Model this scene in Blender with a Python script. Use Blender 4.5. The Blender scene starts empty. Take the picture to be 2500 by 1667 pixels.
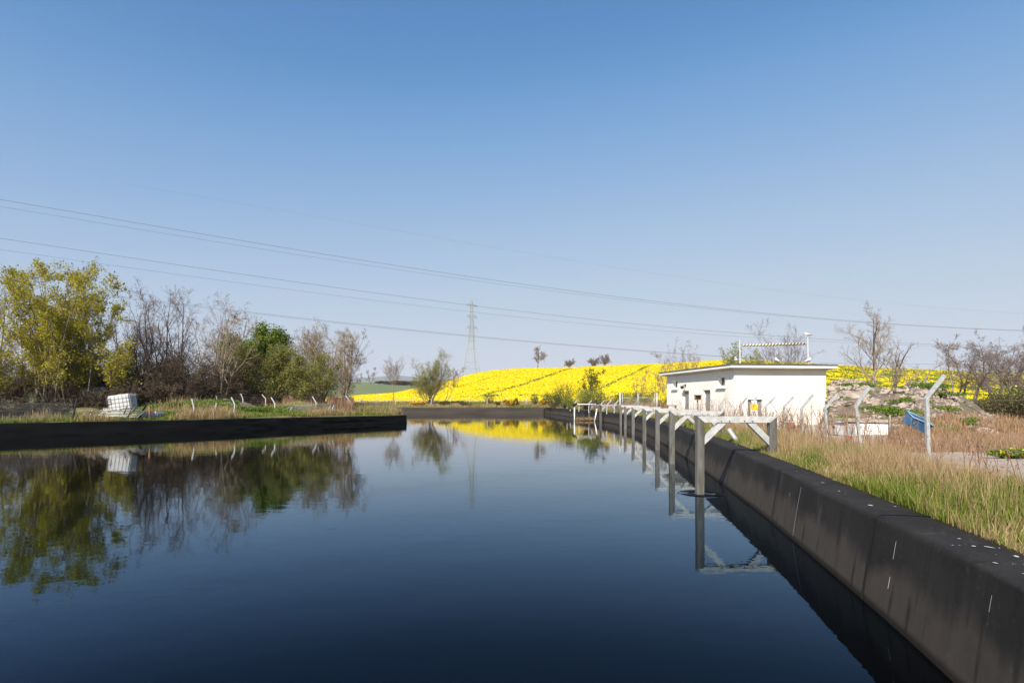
import bpy, bmesh, math, random
import numpy as np
from mathutils import Vector, Matrix
R = math.radians
sc = bpy.context.scene
COL = sc.collection
F, HU, HV, EYE = 1400.0, 1250.0, 975.0, 2.0

# ------------------------------------------------------------------ camera, sky, sun, exposure
cam = bpy.data.cameras.new("camera")
cam.sensor_width = 36.0
cam.lens = F / 2500 * 36.0
cam.shift_y = 0.0566
cam.clip_end = 60000
camo = bpy.data.objects.new("camera", cam)
camo.location = (0, 0, EYE)
camo.rotation_euler = (R(90), 0, 0)
COL.objects.link(camo)
sc.camera = camo

SUN_AZ, SUN_EL = 206.0, 40.0           # azimuth from +Y towards +X
w = bpy.data.worlds.new("World")
sc.world = w
w.use_nodes = True
nt = w.node_tree
sky = nt.nodes.new("ShaderNodeTexSky")
sky.sky_type = 'NISHITA'
sky.sun_disc = False
sky.sun_elevation = R(SUN_EL)
sky.sun_rotation = R(SUN_AZ)
sky.altitude = 100
sky.air_density = 1.0
sky.dust_density = 1.2
sky.ozone_density = 2.5
bg = nt.nodes["Background"]
bg.inputs[1].default_value = 0.0615
# the sky as the hazy spring air shows it: Nishita, tone curve per channel
v1 = nt.nodes.new("ShaderNodeVectorMath"); v1.operation = 'SCALE'; v1.inputs['Scale'].default_value = .1
v2 = nt.nodes.new("ShaderNodeVectorMath"); v2.operation = 'SCALE'; v2.inputs['Scale'].default_value = 10.0
rc = nt.nodes.new("ShaderNodeRGBCurve")
for ci, pts in enumerate((((.05, .03), (.091, .075), (.127, .185), (.225, .39), (.414, .555), (.60, .62)),
                          ((.09, .12), (.153, .235), (.213, .375), (.363, .545), (.54, .63), (.70, .66)),
                          ((.18, .34), (.284, .54), (.376, .675), (.50, .73), (.566, .745), (.70, .75)))):
    c = rc.mapping.curves[ci]
    c.points[0].location = (0, 0); c.points[1].location = (1.0, (.72, .72, .78)[ci])
    for p in pts:
        c.points.new(*p)
rc.mapping.update()
nt.links.new(sky.outputs[0], v1.inputs[0]); nt.links.new(v1.outputs[0], rc.inputs[1])
nt.links.new(rc.outputs[0], v2.inputs[0]); nt.links.new(v2.outputs[0], bg.inputs[0])

sd = bpy.data.lights.new("sun", 'SUN')
sd.energy = 5.0
sd.angle = R(0.55)
sd.color = (1.0, 0.935, 0.84)
so = bpy.data.objects.new("sun", sd)
sv = Vector((math.sin(R(SUN_AZ)) * math.cos(R(SUN_EL)), math.cos(R(SUN_AZ)) * math.cos(R(SUN_EL)), math.sin(R(SUN_EL))))
so.rotation_euler = (-sv).to_track_quat('-Z', 'Y').to_euler()
so.location = (-20, -40, 50)
COL.objects.link(so)

sc.view_settings.view_transform = 'Standard'
sc.view_settings.look = 'None'
sc.view_settings.exposure = 0.7
sc.view_settings.gamma = 1.0

# ------------------------------------------------------------------ helpers
def P(u, v, D):
    return np.array([(u - HU) / F * D, D, EYE + (HV - v) / F * D])

def U(u, D):
    return (u - HU) / F * D

class MB:
    """collects shapes; build() links them as one mesh object"""
    def __init__(s):
        s.V = []; s.n = 0; s.Q = []; s.T = []; s.N = []
    def raw(s, V, Q=None, T=None, mi=0, N=None, smooth=False):
        V = np.asarray(V, float).reshape(-1, 3)
        if Q is not None and len(Q):
            s.Q.append((np.asarray(Q, int) + s.n, mi, smooth))
        if T is not None and len(T):
            s.T.append((np.asarray(T, int) + s.n, mi, smooth))
        if N is not None:
            for f in N:
                s.N.append(([i + s.n for i in f], mi))
        s.V.append(V); s.n += len(V)
        return s
    def box(s, c, d, rot=None, mi=0):
        c = np.array(c, float); h = np.array(d, float) / 2
        v = np.array([[x, y, z] for x in (-1, 1) for y in (-1, 1) for z in (-1, 1)], float) * h
        if rot is not None:
            v = v @ np.array(rot).T
        return s.raw(v + c, [[0, 1, 3, 2], [4, 6, 7, 5], [0, 4, 5, 1], [2, 3, 7, 6], [0, 2, 6, 4], [1, 5, 7, 3]], mi=mi)
    def prism(s, poly, vec, mi=0):
        p = np.array(poly, float); n = len(p)
        v = np.vstack([p, p + np.array(vec, float)])
        return s.raw(v, Q=[[i, (i + 1) % n, (i + 1) % n + n, i + n] for i in range(n)], mi=mi,
                     N=[list(range(n))[::-1], list(range(n, 2 * n))])
    def tubes(s, pts, rad, sides=4, mi=0, cap=True):
        """pts (N,n,3), rad (N,n)"""
        pts = np.asarray(pts, float); rad = np.asarray(rad, float)
        if pts.ndim == 2:
            pts = pts[None]; rad = np.broadcast_to(rad, pts.shape[:2])
        N, n, _ = pts.shape
        t = np.gradient(pts, axis=1)
        t /= np.linalg.norm(t, axis=2, keepdims=True) + 1e-9
        mean = pts[:, -1] - pts[:, 0]
        mean /= np.linalg.norm(mean, axis=1, keepdims=True) + 1e-9
        ref = np.where(np.abs(mean[:, 2:3]) > .8, np.array([[0, 1., 0]]), np.array([[0, 0, 1.]]))[:, None, :]
        a = np.cross(t, np.broadcast_to(ref, t.shape)); a /= np.linalg.norm(a, axis=2, keepdims=True) + 1e-9
        b = np.cross(t, a)
        ang = (np.arange(sides) + .5) / sides * 2 * np.pi
        ring = pts[:, :, None, :] + rad[:, :, None, None] * (np.cos(ang)[None, None, :, None] * a[:, :, None, :] + np.sin(ang)[None, None, :, None] * b[:, :, None, :])
        idx = np.arange(N * n * sides).reshape(N, n, sides)
        q = np.stack([idx[:, :-1, :], np.roll(idx, -1, 2)[:, :-1, :], np.roll(idx, -1, 2)[:, 1:, :], idx[:, 1:, :]], -1).reshape(-1, 4)
        s.raw(ring, q, mi=mi, smooth=sides > 4)
        if cap and sides >= 4:
            for r in (0, n - 1):
                for k in range(N):
                    f = [int(i) + s.n - N * n * sides for i in idx[k, r]]
                    s.N.append((f if r else f[::-1], mi))
        return s
    def tube(s, pts, r, sides=8, mi=0, cap=True):
        pts = np.asarray(pts, float)
        return s.tubes(pts, np.broadcast_to(np.asarray(r, float), len(pts)), sides, mi, cap)
    def quads(s, C, A, B, mi=0):
        """N rhombs/rects with centre C and half axes A, B"""
        n = len(C)
        v = np.stack([C - A - B * .5, C + A * .2 - B, C + A + B * .4, C - A * .1 + B], 1)
        return s.raw(v.reshape(-1, 3), np.arange(4 * n).reshape(n, 4), mi=mi)
    def sheet(s, G, mi=0, smooth=True, mask=None):
        """G (r,c,3) grid"""
        r, c, _ = G.shape
        i = np.arange(r * c).reshape(r, c)
        q = np.stack([i[:-1, :-1], i[:-1, 1:], i[1:, 1:], i[1:, :-1]], -1)
        q = q[mask] if mask is not None else q.reshape(-1, 4)
        return s.raw(G, q, mi=mi, smooth=smooth)
    def build(s, name, mats, parent=None, smooth=None):
        me = bpy.data.meshes.new(name)
        V = np.vstack(s.V)
        loops, tot, mi, sm = [], [], [], []
        for q, m, k in s.Q:
            loops.append(q.ravel()); tot.append(np.full(len(q), 4)); mi.append(np.full(len(q), m)); sm.append(np.full(len(q), k))
        for q, m, k in s.T:
            loops.append(q.ravel()); tot.append(np.full(len(q), 3)); mi.append(np.full(len(q), m)); sm.append(np.full(len(q), k))
        for f, m in s.N:
            loops.append(np.array(f)); tot.append(np.array([len(f)])); mi.append(np.array([m])); sm.append(np.array([False]))
        L = np.concatenate(loops).astype(np.int32); T = np.concatenate(tot).astype(np.int32)
        me.vertices.add(len(V)); me.vertices.foreach_set('co', V.astype(np.float32).ravel())
        me.loops.add(len(L)); me.loops.foreach_set('vertex_index', L)
        me.polygons.add(len(T))
        me.polygons.foreach_set('loop_start', np.concatenate([[0], np.cumsum(T)[:-1]]).astype(np.int32))
        me.polygons.foreach_set('material_index', np.concatenate(mi).astype(np.int32))
        s_ = np.concatenate(sm).astype(bool)
        if smooth is not None:
            s_[:] = smooth
        me.polygons.foreach_set('use_smooth', s_)
        me.update(calc_edges=True)
        me.validate()
        for m in (mats if isinstance(mats, (list, tuple)) else [mats]):
            me.materials.append(m)
        o = bpy.data.objects.new(name, me)
        COL.objects.link(o)
        if parent is not None:
            o.parent = parent
            o.matrix_parent_inverse = parent_inv(parent)
        return o

def parent_inv(p):
    m = Matrix.LocRotScale(p.location, p.rotation_euler, p.scale)
    if p.parent is not None:
        m = (p.parent.matrix_world if False else Matrix.Identity(4)) @ m
    return m.inverted()

def tag(o, label=None, cat=None, group=None, kind=None):
    if label: o['label'] = label
    if cat: o['category'] = cat
    if group: o['group'] = group
    if kind: o['kind'] = kind
    return o

def thing(name, loc, label, cat, group=None):
    o = bpy.data.objects.new(name, None)
    o.location = tuple(float(a) for a in loc)
    o.empty_display_size = .2
    COL.objects.link(o)
    return tag(o, label, cat, group)

def copy_tree(o, parent=None):
    c = o.copy(); COL.objects.link(c)
    if parent is not None:
        c.parent = parent
    for ch in o.children:
        copy_tree(ch, c)
    return c

def nz(x, y, seed=0, freq=1.0, oct=3):
    """cheap smooth value noise for numpy arrays, about -1..1"""
    rs = np.random.RandomState(seed); out = np.zeros(np.broadcast(x, y).shape); a = 1.0
    for k in range(oct):
        for j in range(4):
            th = rs.rand() * 6.283; ph = rs.rand() * 6.283; f = freq * 2 ** k * (.7 + .6 * rs.rand())
            out = out + a * .32 * np.sin((x * math.cos(th) + y * math.sin(th)) * f + ph + 1.3 * np.sin((x * math.sin(th) - y * math.cos(th)) * f * .7 + ph * 2))
        a *= .55
    return out

# ------------------------------------------------------------------ materials
def newmat(name):
    m = bpy.data.materials.new(name); m.use_nodes = True
    n = m.node_tree.nodes; return m, n, m.node_tree.links, n['Principled BSDF']

def M(name, c1, c2=None, scale=4.0, rough=.75, bump=0.0, bscale=None, metal=0.0, spec=.3, stretch=(1, 1, 1), detail=6, c3=None, s3=1.0, lo=.35, hi=.65, lo3=.5, hi3=.65):
    m, n, l, b = newmat(name)
    b.inputs['Roughness'].default_value = rough
    b.inputs['Metallic'].default_value = metal
    b.inputs['Specular IOR Level'].default_value = spec
    geo = n.new('ShaderNodeNewGeometry')
    mp = n.new('ShaderNodeMapping'); mp.inputs['Scale'].default_value = stretch
    l.new(geo.outputs['Position'], mp.inputs['Vector'])
    def noise(sc_, d=detail):
        t = n.new('ShaderNodeTexNoise'); t.inputs['Scale'].default_value = sc_; t.inputs['Detail'].default_value = d
        l.new(mp.outputs[0], t.inputs['Vector']); return t
    def ramp(t, lo, hi):
        r = n.new('ShaderNodeMapRange'); r.inputs[1].default_value = lo; r.inputs[2].default_value = hi
        l.new(t.outputs['Fac'], r.inputs[0]); return r
    def mix(fac, a, c):
        x = n.new('ShaderNodeMix'); x.data_type = 'RGBA'
        l.new(fac.outputs[0], x.inputs[0])
        if isinstance(a, tuple): x.inputs[6].default_value = (*a, 1)
        else: l.new(a.outputs[2], x.inputs[6])
        x.inputs[7].default_value = (*c, 1); return x
    if c2 is None:
        b.inputs['Base Color'].default_value = (*c1, 1)
    else:
        x = mix(ramp(noise(scale), lo, hi), c1, c2)
        if c3 is not None:
            x = mix(ramp(noise(s3), lo3, hi3), x, c3)
        l.new(x.outputs[2], b.inputs['Base Color'])
    if bump:
        bp = n.new('ShaderNodeBump'); bp.inputs['Distance'].default_value = bump
        l.new(noise(bscale or scale * 3).outputs['Fac'], bp.inputs['Height']); l.new(bp.outputs[0], b.inputs['Normal'])
    return m

def LEAF(name, c1, c2, trans=.35, rough=.6, c3=None):
    """colour varies leaf by leaf"""
    m, n, l, b = newmat(name)
    geo = n.new('ShaderNodeNewGeometry')
    r = n.new('ShaderNodeValToRGB')
    e = r.color_ramp.elements
    e[0].color = (*c1, 1); e[1].color = (*c2, 1)
    if c3:
        k = e.new(.6); k.color = (*c3, 1)
    l.new(geo.outputs['Random Per Island'], r.inputs[0])
    l.new(r.outputs[0], b.inputs['Base Color'])
    b.inputs['Roughness'].default_value = rough
    b.inputs['Specular IOR Level'].default_value = .25
    if trans:
        t = n.new('ShaderNodeBsdfTranslucent'); l.new(r.outputs[0], t.inputs[0])
        x = n.new('ShaderNodeMixShader'); x.inputs[0].default_value = trans
        out = n['Material Output']
        l.new(b.outputs[0], x.inputs[1]); l.new(t.outputs[0], x.inputs[2]); l.new(x.outputs[0], out.inputs[0])
    return m

m_ground = M('rough_turf', (.10, .115, .035), (.21, .165, .085), .5, .95, .06, 8, c3=(.055, .095, .018), s3=.23)
m_bank = M('bank_turf', (.17, .16, .06), (.10, .14, .03), .8, .95, .05, 9)
m_track = M('gravel_track', (.40, .325, .27), (.30, .245, .205), 3, .95, .02, 60)
m_soil = M('rubble_soil', (.23, .18, .135), (.115, .09, .068), 1.6, .95, .10, 7, c3=(.075, .10, .025), s3=.55, lo3=.52, hi3=.6)
m_liner = M('black_liner', (.0028, .0025, .0023), (.0045, .004, .0037), 1.5, .45, .012, 5, spec=.13)
m_farliner = M('grey_liner', (.040, .034, .030), (.060, .051, .045), .9, .8, .02, 3, stretch=(.2, 1, 2.5), spec=.1)
m_galv = M('galvanised_steel', (.46, .455, .44), (.60, .595, .575), 9, .42, .0, metal=.25, spec=.5, c3=(.36, .33, .27), s3=4, lo3=.55, hi3=.75)
m_legst = M('weathered_steel', (.115, .108, .095), (.17, .165, .15), 7, .5, .0, metal=.2, spec=.4, stretch=(3, 3, .5), c3=(.085, .075, .06), s3=2)
m_post = M('fence_steel', (.36, .37, .36), (.46, .47, .46), 12, .5, metal=.2)
m_wire = M('wire', (.22, .22, .21), rough=.5, metal=.3)
m_render = M('white_render', (.85, .80, .74), (.80, .755, .70), 1.2, .9, .006, 40, c3=(.74, .69, .63), s3=.7, lo3=.58, hi3=.75)
m_white = M('white_paint', (.80, .79, .77), (.74, .73, .70), 3, .5)
m_roof = M('roof_felt', (.075, .078, .075), (.13, .13, .115), 2.5, .9, .01, 20)
m_soffit = M('soffit_board', (.62, .53, .41), (.55, .47, .37), 2, .8)  # tan of the light bounced up from the ground, painted into the base colour
m_door = M('grey_door', (.25, .25, .26), (.20, .20, .205), 3, .6)
m_glass = M('window_glass', (.02, .035, .035), rough=.08, spec=.6)
m_yellow = M('sign_yellow', (.85, .58, .01), rough=.4)
m_black = M('black_plastic', (.015, .015, .017), rough=.5)
m_ibc = M('ibc_plastic', (.56, .56, .55), (.47, .47, .46), 2, .45)
m_red = M('red_cap', (.55, .03, .02), rough=.4)
m_orange = M('ring_orange', (.75, .13, .03), rough=.45)
m_blue = M('blue_plastic', (.045, .125, .26), (.065, .16, .30), 3, .4)
m_wood = M('old_timber', (.28, .20, .125), (.20, .14, .09), 6, .85, stretch=(1, 1, .2))
m_concrete = M('pale_concrete', (.40, .35, .295), (.33, .285, .24), 2.2, .9, .012, 22)
m_rock = M('broken_concrete', (.42, .345, .285), (.24, .195, .16), 3.5, .95, .06, 9)
m_brick = M('brick_rubble', (.36, .16, .10), (.27, .125, .085), 4, .95, .02, 14)
m_stone = M('field_stone', (.21, .175, .145), (.12, .105, .09), 2.2, .95, .06, 4, c3=(.30, .26, .22), s3=5)
m_pylon = M('pylon_steel', (.27, .29, .30), rough=.6, metal=.1)
m_cable = M('power_cable', (.10, .11, .13), rough=.6)
m_bark = M('grey_bark', (.155, .125, .10), (.10, .082, .068), 3, .95, .02, 12)
m_barkpale = M('pale_bark', (.30, .25, .19), (.20, .165, .125), 2.5, .9, .02, 10)
m_barkdark = M('dark_bark', (.06, .05, .038), (.09, .072, .055), 3, .95)
m_twig = M('twig_purple', (.22, .165, .145), (.155, .118, .105), 1.5, .9)
m_twigtan = M('twig_tan', (.27, .20, .125), (.20, .15, .10), 1.5, .9)
m_twigbrown = M('twig_brown', (.105, .07, .045), (.065, .047, .034), 1, .95)
m_leafyel = LEAF('leaf_yellow_green', (.46, .395, .016), (.30, .275, .02), .45)
m_leafoliv = LEAF('leaf_olive', (.19, .195, .05), (.26, .25, .06), .4)
m_leafivy = LEAF('leaf_ivy', (.06, .105, .012), (.26, .30, .02), .3, c3=(.13, .18, .015))
m_leafgrn = LEAF('leaf_fresh', (.20, .24, .04), (.30, .31, .055), .4)
m_leafdark = LEAF('leaf_dark', (.04, .062, .015), (.10, .125, .026), .25)
m_bud = LEAF('bud_tan', (.25, .18, .095), (.32, .24, .13), .2)
m_leafbrown = LEAF('leaf_brown', (.075, .050, .028), (.13, .10, .035), .2, c3=(.05, .036, .024))
m_deadleaf = LEAF('dead_leaf', (.30, .15, .055), (.23, .12, .05), .2)
m_leafscrub = LEAF('leaf_scrub', (.075, .09, .022), (.17, .16, .05), .3, c3=(.11, .085, .04))
m_gorse = LEAF('gorse_flower', (.72, .42, .012), (.60, .34, .01), .2)
m_weed = LEAF('weed_green', (.095, .165, .02), (.165, .24, .028), .35)
m_straw = LEAF('dry_grass', (.47, .34, .17), (.33, .235, .12), .35, c3=(.40, .30, .15))
m_strawpink = LEAF('dry_sedge', (.42, .27, .17), (.31, .19, .115), .3)
m_grass = LEAF('green_grass', (.115, .165, .02), (.27, .27, .05), .35, c3=(.17, .21, .03))
m_russet = LEAF('russet_weed', (.34, .19, .10), (.22, .12, .065), .2, c3=(.40, .27, .15))
m_stem = LEAF('dead_stem', (.36, .22, .135), (.20, .11, .065), .0)
m_rape = LEAF('rape_flower', (.84, .69, .004), (.78, .65, .006), .3)
m_rapebase = M('rape_crop', (.74, .60, .010), (.34, .34, .03), 1.6, .95, .1, 3, lo=.5, hi=.85, stretch=(.6, 1, 1))
m_rapeleaf = LEAF('rape_leaf', (.10, .16, .03), (.16, .21, .04), .25)
m_field = M('young_crop', (.115, .145, .06), (.135, .16, .065), .05, .95, c3=(.165, .175, .085), s3=.012)
m_hill = M('far_hill', (.075, .09, .055), (.10, .11, .075), .004, 1.0)
m_reed = LEAF('reed_litter', (.22, .14, .065), (.30, .20, .10), .1)
m_gullw = M('gull_white', (.82, .82, .80), rough=.7)
m_gullg = M('gull_grey', (.33, .35, .38), rough=.7)
m_beak = M('gull_beak', (.65, .42, .05), rough=.5)

# right wall liner: dusty lower half, vertical streaks
def right_liner():
    m, n, l, b = newmat('weathered_liner')
    geo = n.new('ShaderNodeNewGeometry')
    def noise(scale, st, det=6):
        mp = n.new('ShaderNodeMapping'); mp.inputs['Scale'].default_value = st
        l.new(geo.outputs['Position'], mp.inputs[0])
        t = n.new('ShaderNodeTexNoise'); t.inputs['Scale'].default_value = scale; t.inputs['Detail'].default_value = det
        l.new(mp.outputs[0], t.inputs['Vector']); return t
    def mr(inp, a, c):
        r = n.new('ShaderNodeMapRange'); r.inputs[1].default_value = a; r.inputs[2].default_value = c
        l.new(inp, r.inputs[0]); return r
    def mix(f, a, c):
        x = n.new('ShaderNodeMix'); x.data_type = 'RGBA'; l.new(f, x.inputs[0])
        if isinstance(a, tuple): x.inputs[6].default_value = (*a, 1)
        else: l.new(a.outputs[2], x.inputs[6])
        x.inputs[7].default_value = (*c, 1); return x
    sep = n.new('ShaderNodeSeparateXYZ'); l.new(geo.outputs['Position'], sep.inputs[0])
    base = mix(mr(noise(1.2, (1, 1, 1)).outputs[0], .35, .7).outputs[0], (.019, .0162, .0145), (.029, .0255, .0228))
    # dried silt below the old water line (0.42 m), broken up by noise
    nzv = noise(2.2, (1, 1, .4)); ad = n.new('ShaderNodeMath'); ad.operation = 'MULTIPLY_ADD'
    l.new(nzv.outputs[0], ad.inputs[0]); ad.inputs[1].default_value = .55; l.new(sep.outputs[2], ad.inputs[2])
    silt = mr(ad.outputs[0], .80, .62)
    x = mix(silt.outputs[0], base, (.056, .046, .037))
    st = noise(5, (1.6, 1.6, .10), 4)
    x = mix(mr(st.outputs[0], .56, .74).outputs[0], x, (.016, .0138, .012))
    st2 = noise(3.1, (1.7, 1.7, .16), 5)
    x = mix(mr(st2.outputs[0], .60, .85).outputs[0], x, (.062, .055, .049))
    scuff = noise(26, (1, 1, 1), 8)
    x = mix(mr(scuff.outputs[0], .62, .9).outputs[0], x, (.085, .08, .076))
    wet = mr(sep.outputs[2], .085, .03)
    x = mix(wet.outputs[0], x, (.016, .012, .008))
    l.new(x.outputs[2], b.inputs['Base Color'])
    b.inputs['Roughness'].default_value = .7
    b.inputs['Specular IOR Level'].default_value = .12
    bp = n.new('ShaderNodeBump'); bp.inputs['Distance'].default_value = .012
    l.new(noise(4, (1, 1, .5)).outputs[0], bp.inputs['Height']); l.new(bp.outputs[0], b.inputs['Normal'])
    return m
m_rliner = right_liner()

POST1 = (3.99, 12.2)
def water_mat():
    m, n, l, b = newmat('reservoir_water')
    b.inputs['Base Color'].default_value = (.0012, .0012, .0012, 1)
    b.inputs['Roughness'].default_value = .015
    b.inputs['Specular IOR Level'].default_value = .5
    geo = n.new('ShaderNodeNewGeometry')
    def noise(scale, st, det=2):
        mp = n.new('ShaderNodeMapping'); mp.inputs['Scale'].default_value = st
        l.new(geo.outputs['Position'], mp.inputs[0])
        t = n.new('ShaderNodeTexNoise'); t.inputs['Scale'].default_value = scale; t.inputs['Detail'].default_value = det
        l.new(mp.outputs[0], t.inputs['Vector']); return t
    def math_(op, a, c):
        k = n.new('ShaderNodeMath'); k.operation = op
        for i, q in enumerate((a, c)):
            if isinstance(q, (int, float)): k.inputs[i].default_value = q
            else: l.new(q, k.inputs[i])
        return k.outputs[0]
    h = math_('MULTIPLY', noise(1.1, (.7, 1.2, 1)).outputs[0], .0024)
    h = math_('ADD', h, math_('MULTIPLY', noise(4.2, (.7, 1.1, 1), 3).outputs[0], .0011))
    patch = n.new('ShaderNodeMapRange'); patch.inputs[1].default_value = .45; patch.inputs[2].default_value = .7
    l.new(noise(.13, (.5, 1.4, 1), 3).outputs[0], patch.inputs[0])
    h = math_('ADD', h, math_('MULTIPLY', math_('MULTIPLY', noise(11, (.6, 1.2, 1), 2).outputs[0], .00045), patch.outputs[0]))
    # swirl round the nearest post
    d = n.new('ShaderNodeVectorMath'); d.operation = 'DISTANCE'
    l.new(geo.outputs['Position'], d.inputs[0]); d.inputs[1].default_value = (POST1[0] + .03, POST1[1], 0)
    g = math_('DIVIDE', math_('SUBTRACT', d.outputs['Value'], .30), .09)
    ring = math_('POWER', 2.718, math_('MULTIPLY', math_('MULTIPLY', g, g), -1.0))
    h = math_('ADD', h, math_('MULTIPLY', ring, .075))
    bp = n.new('ShaderNodeBump'); bp.inputs['Distance'].default_value = 1.0; bp.inputs['Strength'].default_value = 1.0
    l.new(h, bp.inputs['Height']); l.new(bp.outputs[0], b.inputs['Normal'])
    b.inputs['Specular IOR Level'].default_value = 0; b.inputs['IOR'].default_value = 1.0
    fr = n.new('ShaderNodeFresnel'); fr.inputs['IOR'].default_value = 1.333; l.new(bp.outputs[0], fr.inputs['Normal'])
    def ramp(stops):
        r = n.new('ShaderNodeValToRGB'); e = r.color_ramp.elements
        e[0].position, e[0].color = stops[0][0], (*stops[0][1], 1); e[1].position, e[1].color = stops[-1][0], (*stops[-1][1], 1)
        for p_, c_ in stops[1:-1]:
            k = e.new(p_); k.color = (*c_, 1)
        l.new(fr.outputs[0], r.inputs[0]); return r
    fac = ramp([(.02, (.008,) * 3), (.105, (.062,) * 3), (.27, (.31,) * 3), (.5, (.58,) * 3), (1, (1,) * 3)])
    tint = ramp([(.0, (.45, .70, 1)), (.27, (.60, .81, 1)), (.45, (.84, .94, 1)), (.62, (1, 1, 1)), (1, (1, 1, 1))])
    gl = n.new('ShaderNodeBsdfGlossy'); gl.inputs['Roughness'].default_value = .012
    l.new(tint.outputs[0], gl.inputs['Color']); l.new(bp.outputs[0], gl.inputs['Normal'])
    mx = n.new('ShaderNodeMixShader'); l.new(fac.outputs[0], mx.inputs[0]); l.new(b.outputs[0], mx.inputs[1]); l.new(gl.outputs[0], mx.inputs[2])
    l.new(mx.outputs[0], n['Material Output'].inputs[0])
    return m
m_water = water_mat()

def stripes_mat():
    m, n, l, b = newmat('hazard_stripes')
    tc = n.new('ShaderNodeNewGeometry')
    sep = n.new('ShaderNodeSeparateXYZ'); l.new(tc.outputs['Position'], sep.inputs[0])
    a = n.new('ShaderNodeMath'); a.operation = 'MULTIPLY_ADD'
    l.new(sep.outputs[2], a.inputs[0]); a.inputs[1].default_value = -1.0; l.new(sep.outputs[0], a.inputs[2])
    f = n.new('ShaderNodeMath'); f.operation = 'MULTIPLY'; l.new(a.outputs[0], f.inputs[0]); f.inputs[1].default_value = 4.2
    g = n.new('ShaderNodeMath'); g.operation = 'FRACT'; l.new(f.outputs[0], g.inputs[0])
    k = n.new('ShaderNodeMath'); k.operation = 'GREATER_THAN'; l.new(g.outputs[0], k.inputs[0]); k.inputs[1].default_value = .5
    x = n.new('ShaderNodeMix'); x.data_type = 'RGBA'; l.new(k.outputs[0], x.inputs[0])
    x.inputs[6].default_value = (.78, .66, .42, 1); x.inputs[7].default_value = (.03, .025, .02, 1)
    l.new(x.outputs[2], b.inputs['Base Color']); b.inputs['Roughness'].default_value = .5
    return m
m_stripe = stripes_mat()

# ------------------------------------------------------------------ plan of the reservoir
RW = np.array([(1.0, -7), (1.7, -2), (2.5, 2), (3.14, 4.06), (3.40, 5.1), (3.76, 7), (4.18, 9), (4.75, 12.2), (5.30, 15.6), (6.35, 22.4),
               (7.3, 29.5), (8.1, 36), (8.55, 42), (8.35, 48.8), (7.6, 58), (6.5, 68), (4.7, 83.0)])
LW = np.array([(-52, 4.0), (-26.9, 30.0), (-20.7, 35.6), (-15.8, 41.4), (-8.9, 48.6)])
RET = np.array([(-8.9, 48.6), (-12.5, 62), (-19, 82.5)])
FWL = np.array([(-24.0, 82.0), (-19.0, 82.3), (4.7, 83.0)])

def resample(poly, step):
    p = np.asarray(poly, float)
    # Catmull-Rom like smoothing through cubic interpolation of the chord parameter
    s = np.concatenate([[0], np.cumsum(np.linalg.norm(np.diff(p, axis=0), axis=1))])
    n = max(2, int(s[-1] / step) + 1)
    q = np.linspace(0, s[-1], n)
    xy = np.stack([np.interp(q, s, p[:, 0]), np.interp(q, s, p[:, 1])], 1)
    return q, xy

def smoothpoly(xy, k):
    ker = np.ones(2 * k + 1) / (2 * k + 1)
    pad = np.pad(xy, ((k, k), (0, 0)), mode='reflect', reflect_type='odd')
    return np.stack([np.convolve(pad[:, i], ker, 'valid') for i in range(2)], 1)

def frame(xy, side):
    t = np.gradient(xy, axis=0); t /= np.linalg.norm(t, axis=1, keepdims=True)
    return np.stack([t[:, 1], -t[:, 0]], 1) * side      # outward (away from water)

q_r, RWs = resample(RW, .25); RWs = smoothpoly(RWs, 6)
def xwall(y):
    return np.interp(y, RWs[:, 1], RWs[:, 0])

def wall(name, xy, side, profile, mat, label, wr=None, ztop=None):
    """sweep a wall profile [(offset, z)] along xy; wr(s, off, z) adds wrinkles outward"""
    nrm = frame(xy, side)
    s = np.concatenate([[0], np.cumsum(np.linalg.norm(np.diff(xy, axis=0), axis=1))])
    pr = np.array(profile)
    G = np.zeros((len(pr), len(xy), 3))
    for i, (o, z) in enumerate(pr):
        zz = np.full(len(xy), z)
        if ztop is not None and z > 0:
            zz = z * ztop(s)
        oo = np.full(len(xy), o) + (wr(s, o, z) if wr is not None else 0)
        G[i, :, :2] = xy + nrm * oo[:, None]; G[i, :, 2] = zz
    mb = MB(); mb.sheet(G)
    n = len(pr)
    mb.N.append(([i * len(xy) for i in range(n)], 0))
    mb.N.append(([i * len(xy) + len(xy) - 1 for i in range(n)][::-1], 0))
    o = mb.build(name, mat)
    tag(o, label, 'retaining wall')
    return o, G

prof_r = [(-.16, -1.2), (-.01, -.05), (0, 0)] + [(.12 * k / 14, .77 * k / 14) for k in range(1, 15)] + \
         [(.123, .80), (.128, .825), (.136, .845), (.150, .857), (.170, .863), (.195, .866), (.26, .868), (.40, .868), (.60, .862), (.64, .856), (.66, .85), (.70, .80), (.72, -.6)]
def wr_r(s, o, z):
    if z < 0: return 0 * s
    a = .010 * nz(s, s * 0 + z * 2, 3, 1.1) + .006 * np.sin(s * 1.9 + 2 * z)
    return a * (1 if z < .84 else .2)
rwall, GR = wall('reservoir_wall', RWs, 1, prof_r, m_rliner,
                 'long grey liner covered wall curving along the pool beside the steel frames', wr_r,
                 lambda s: 1 + .012 * nz(s, s * 0, 8, .35))

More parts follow.
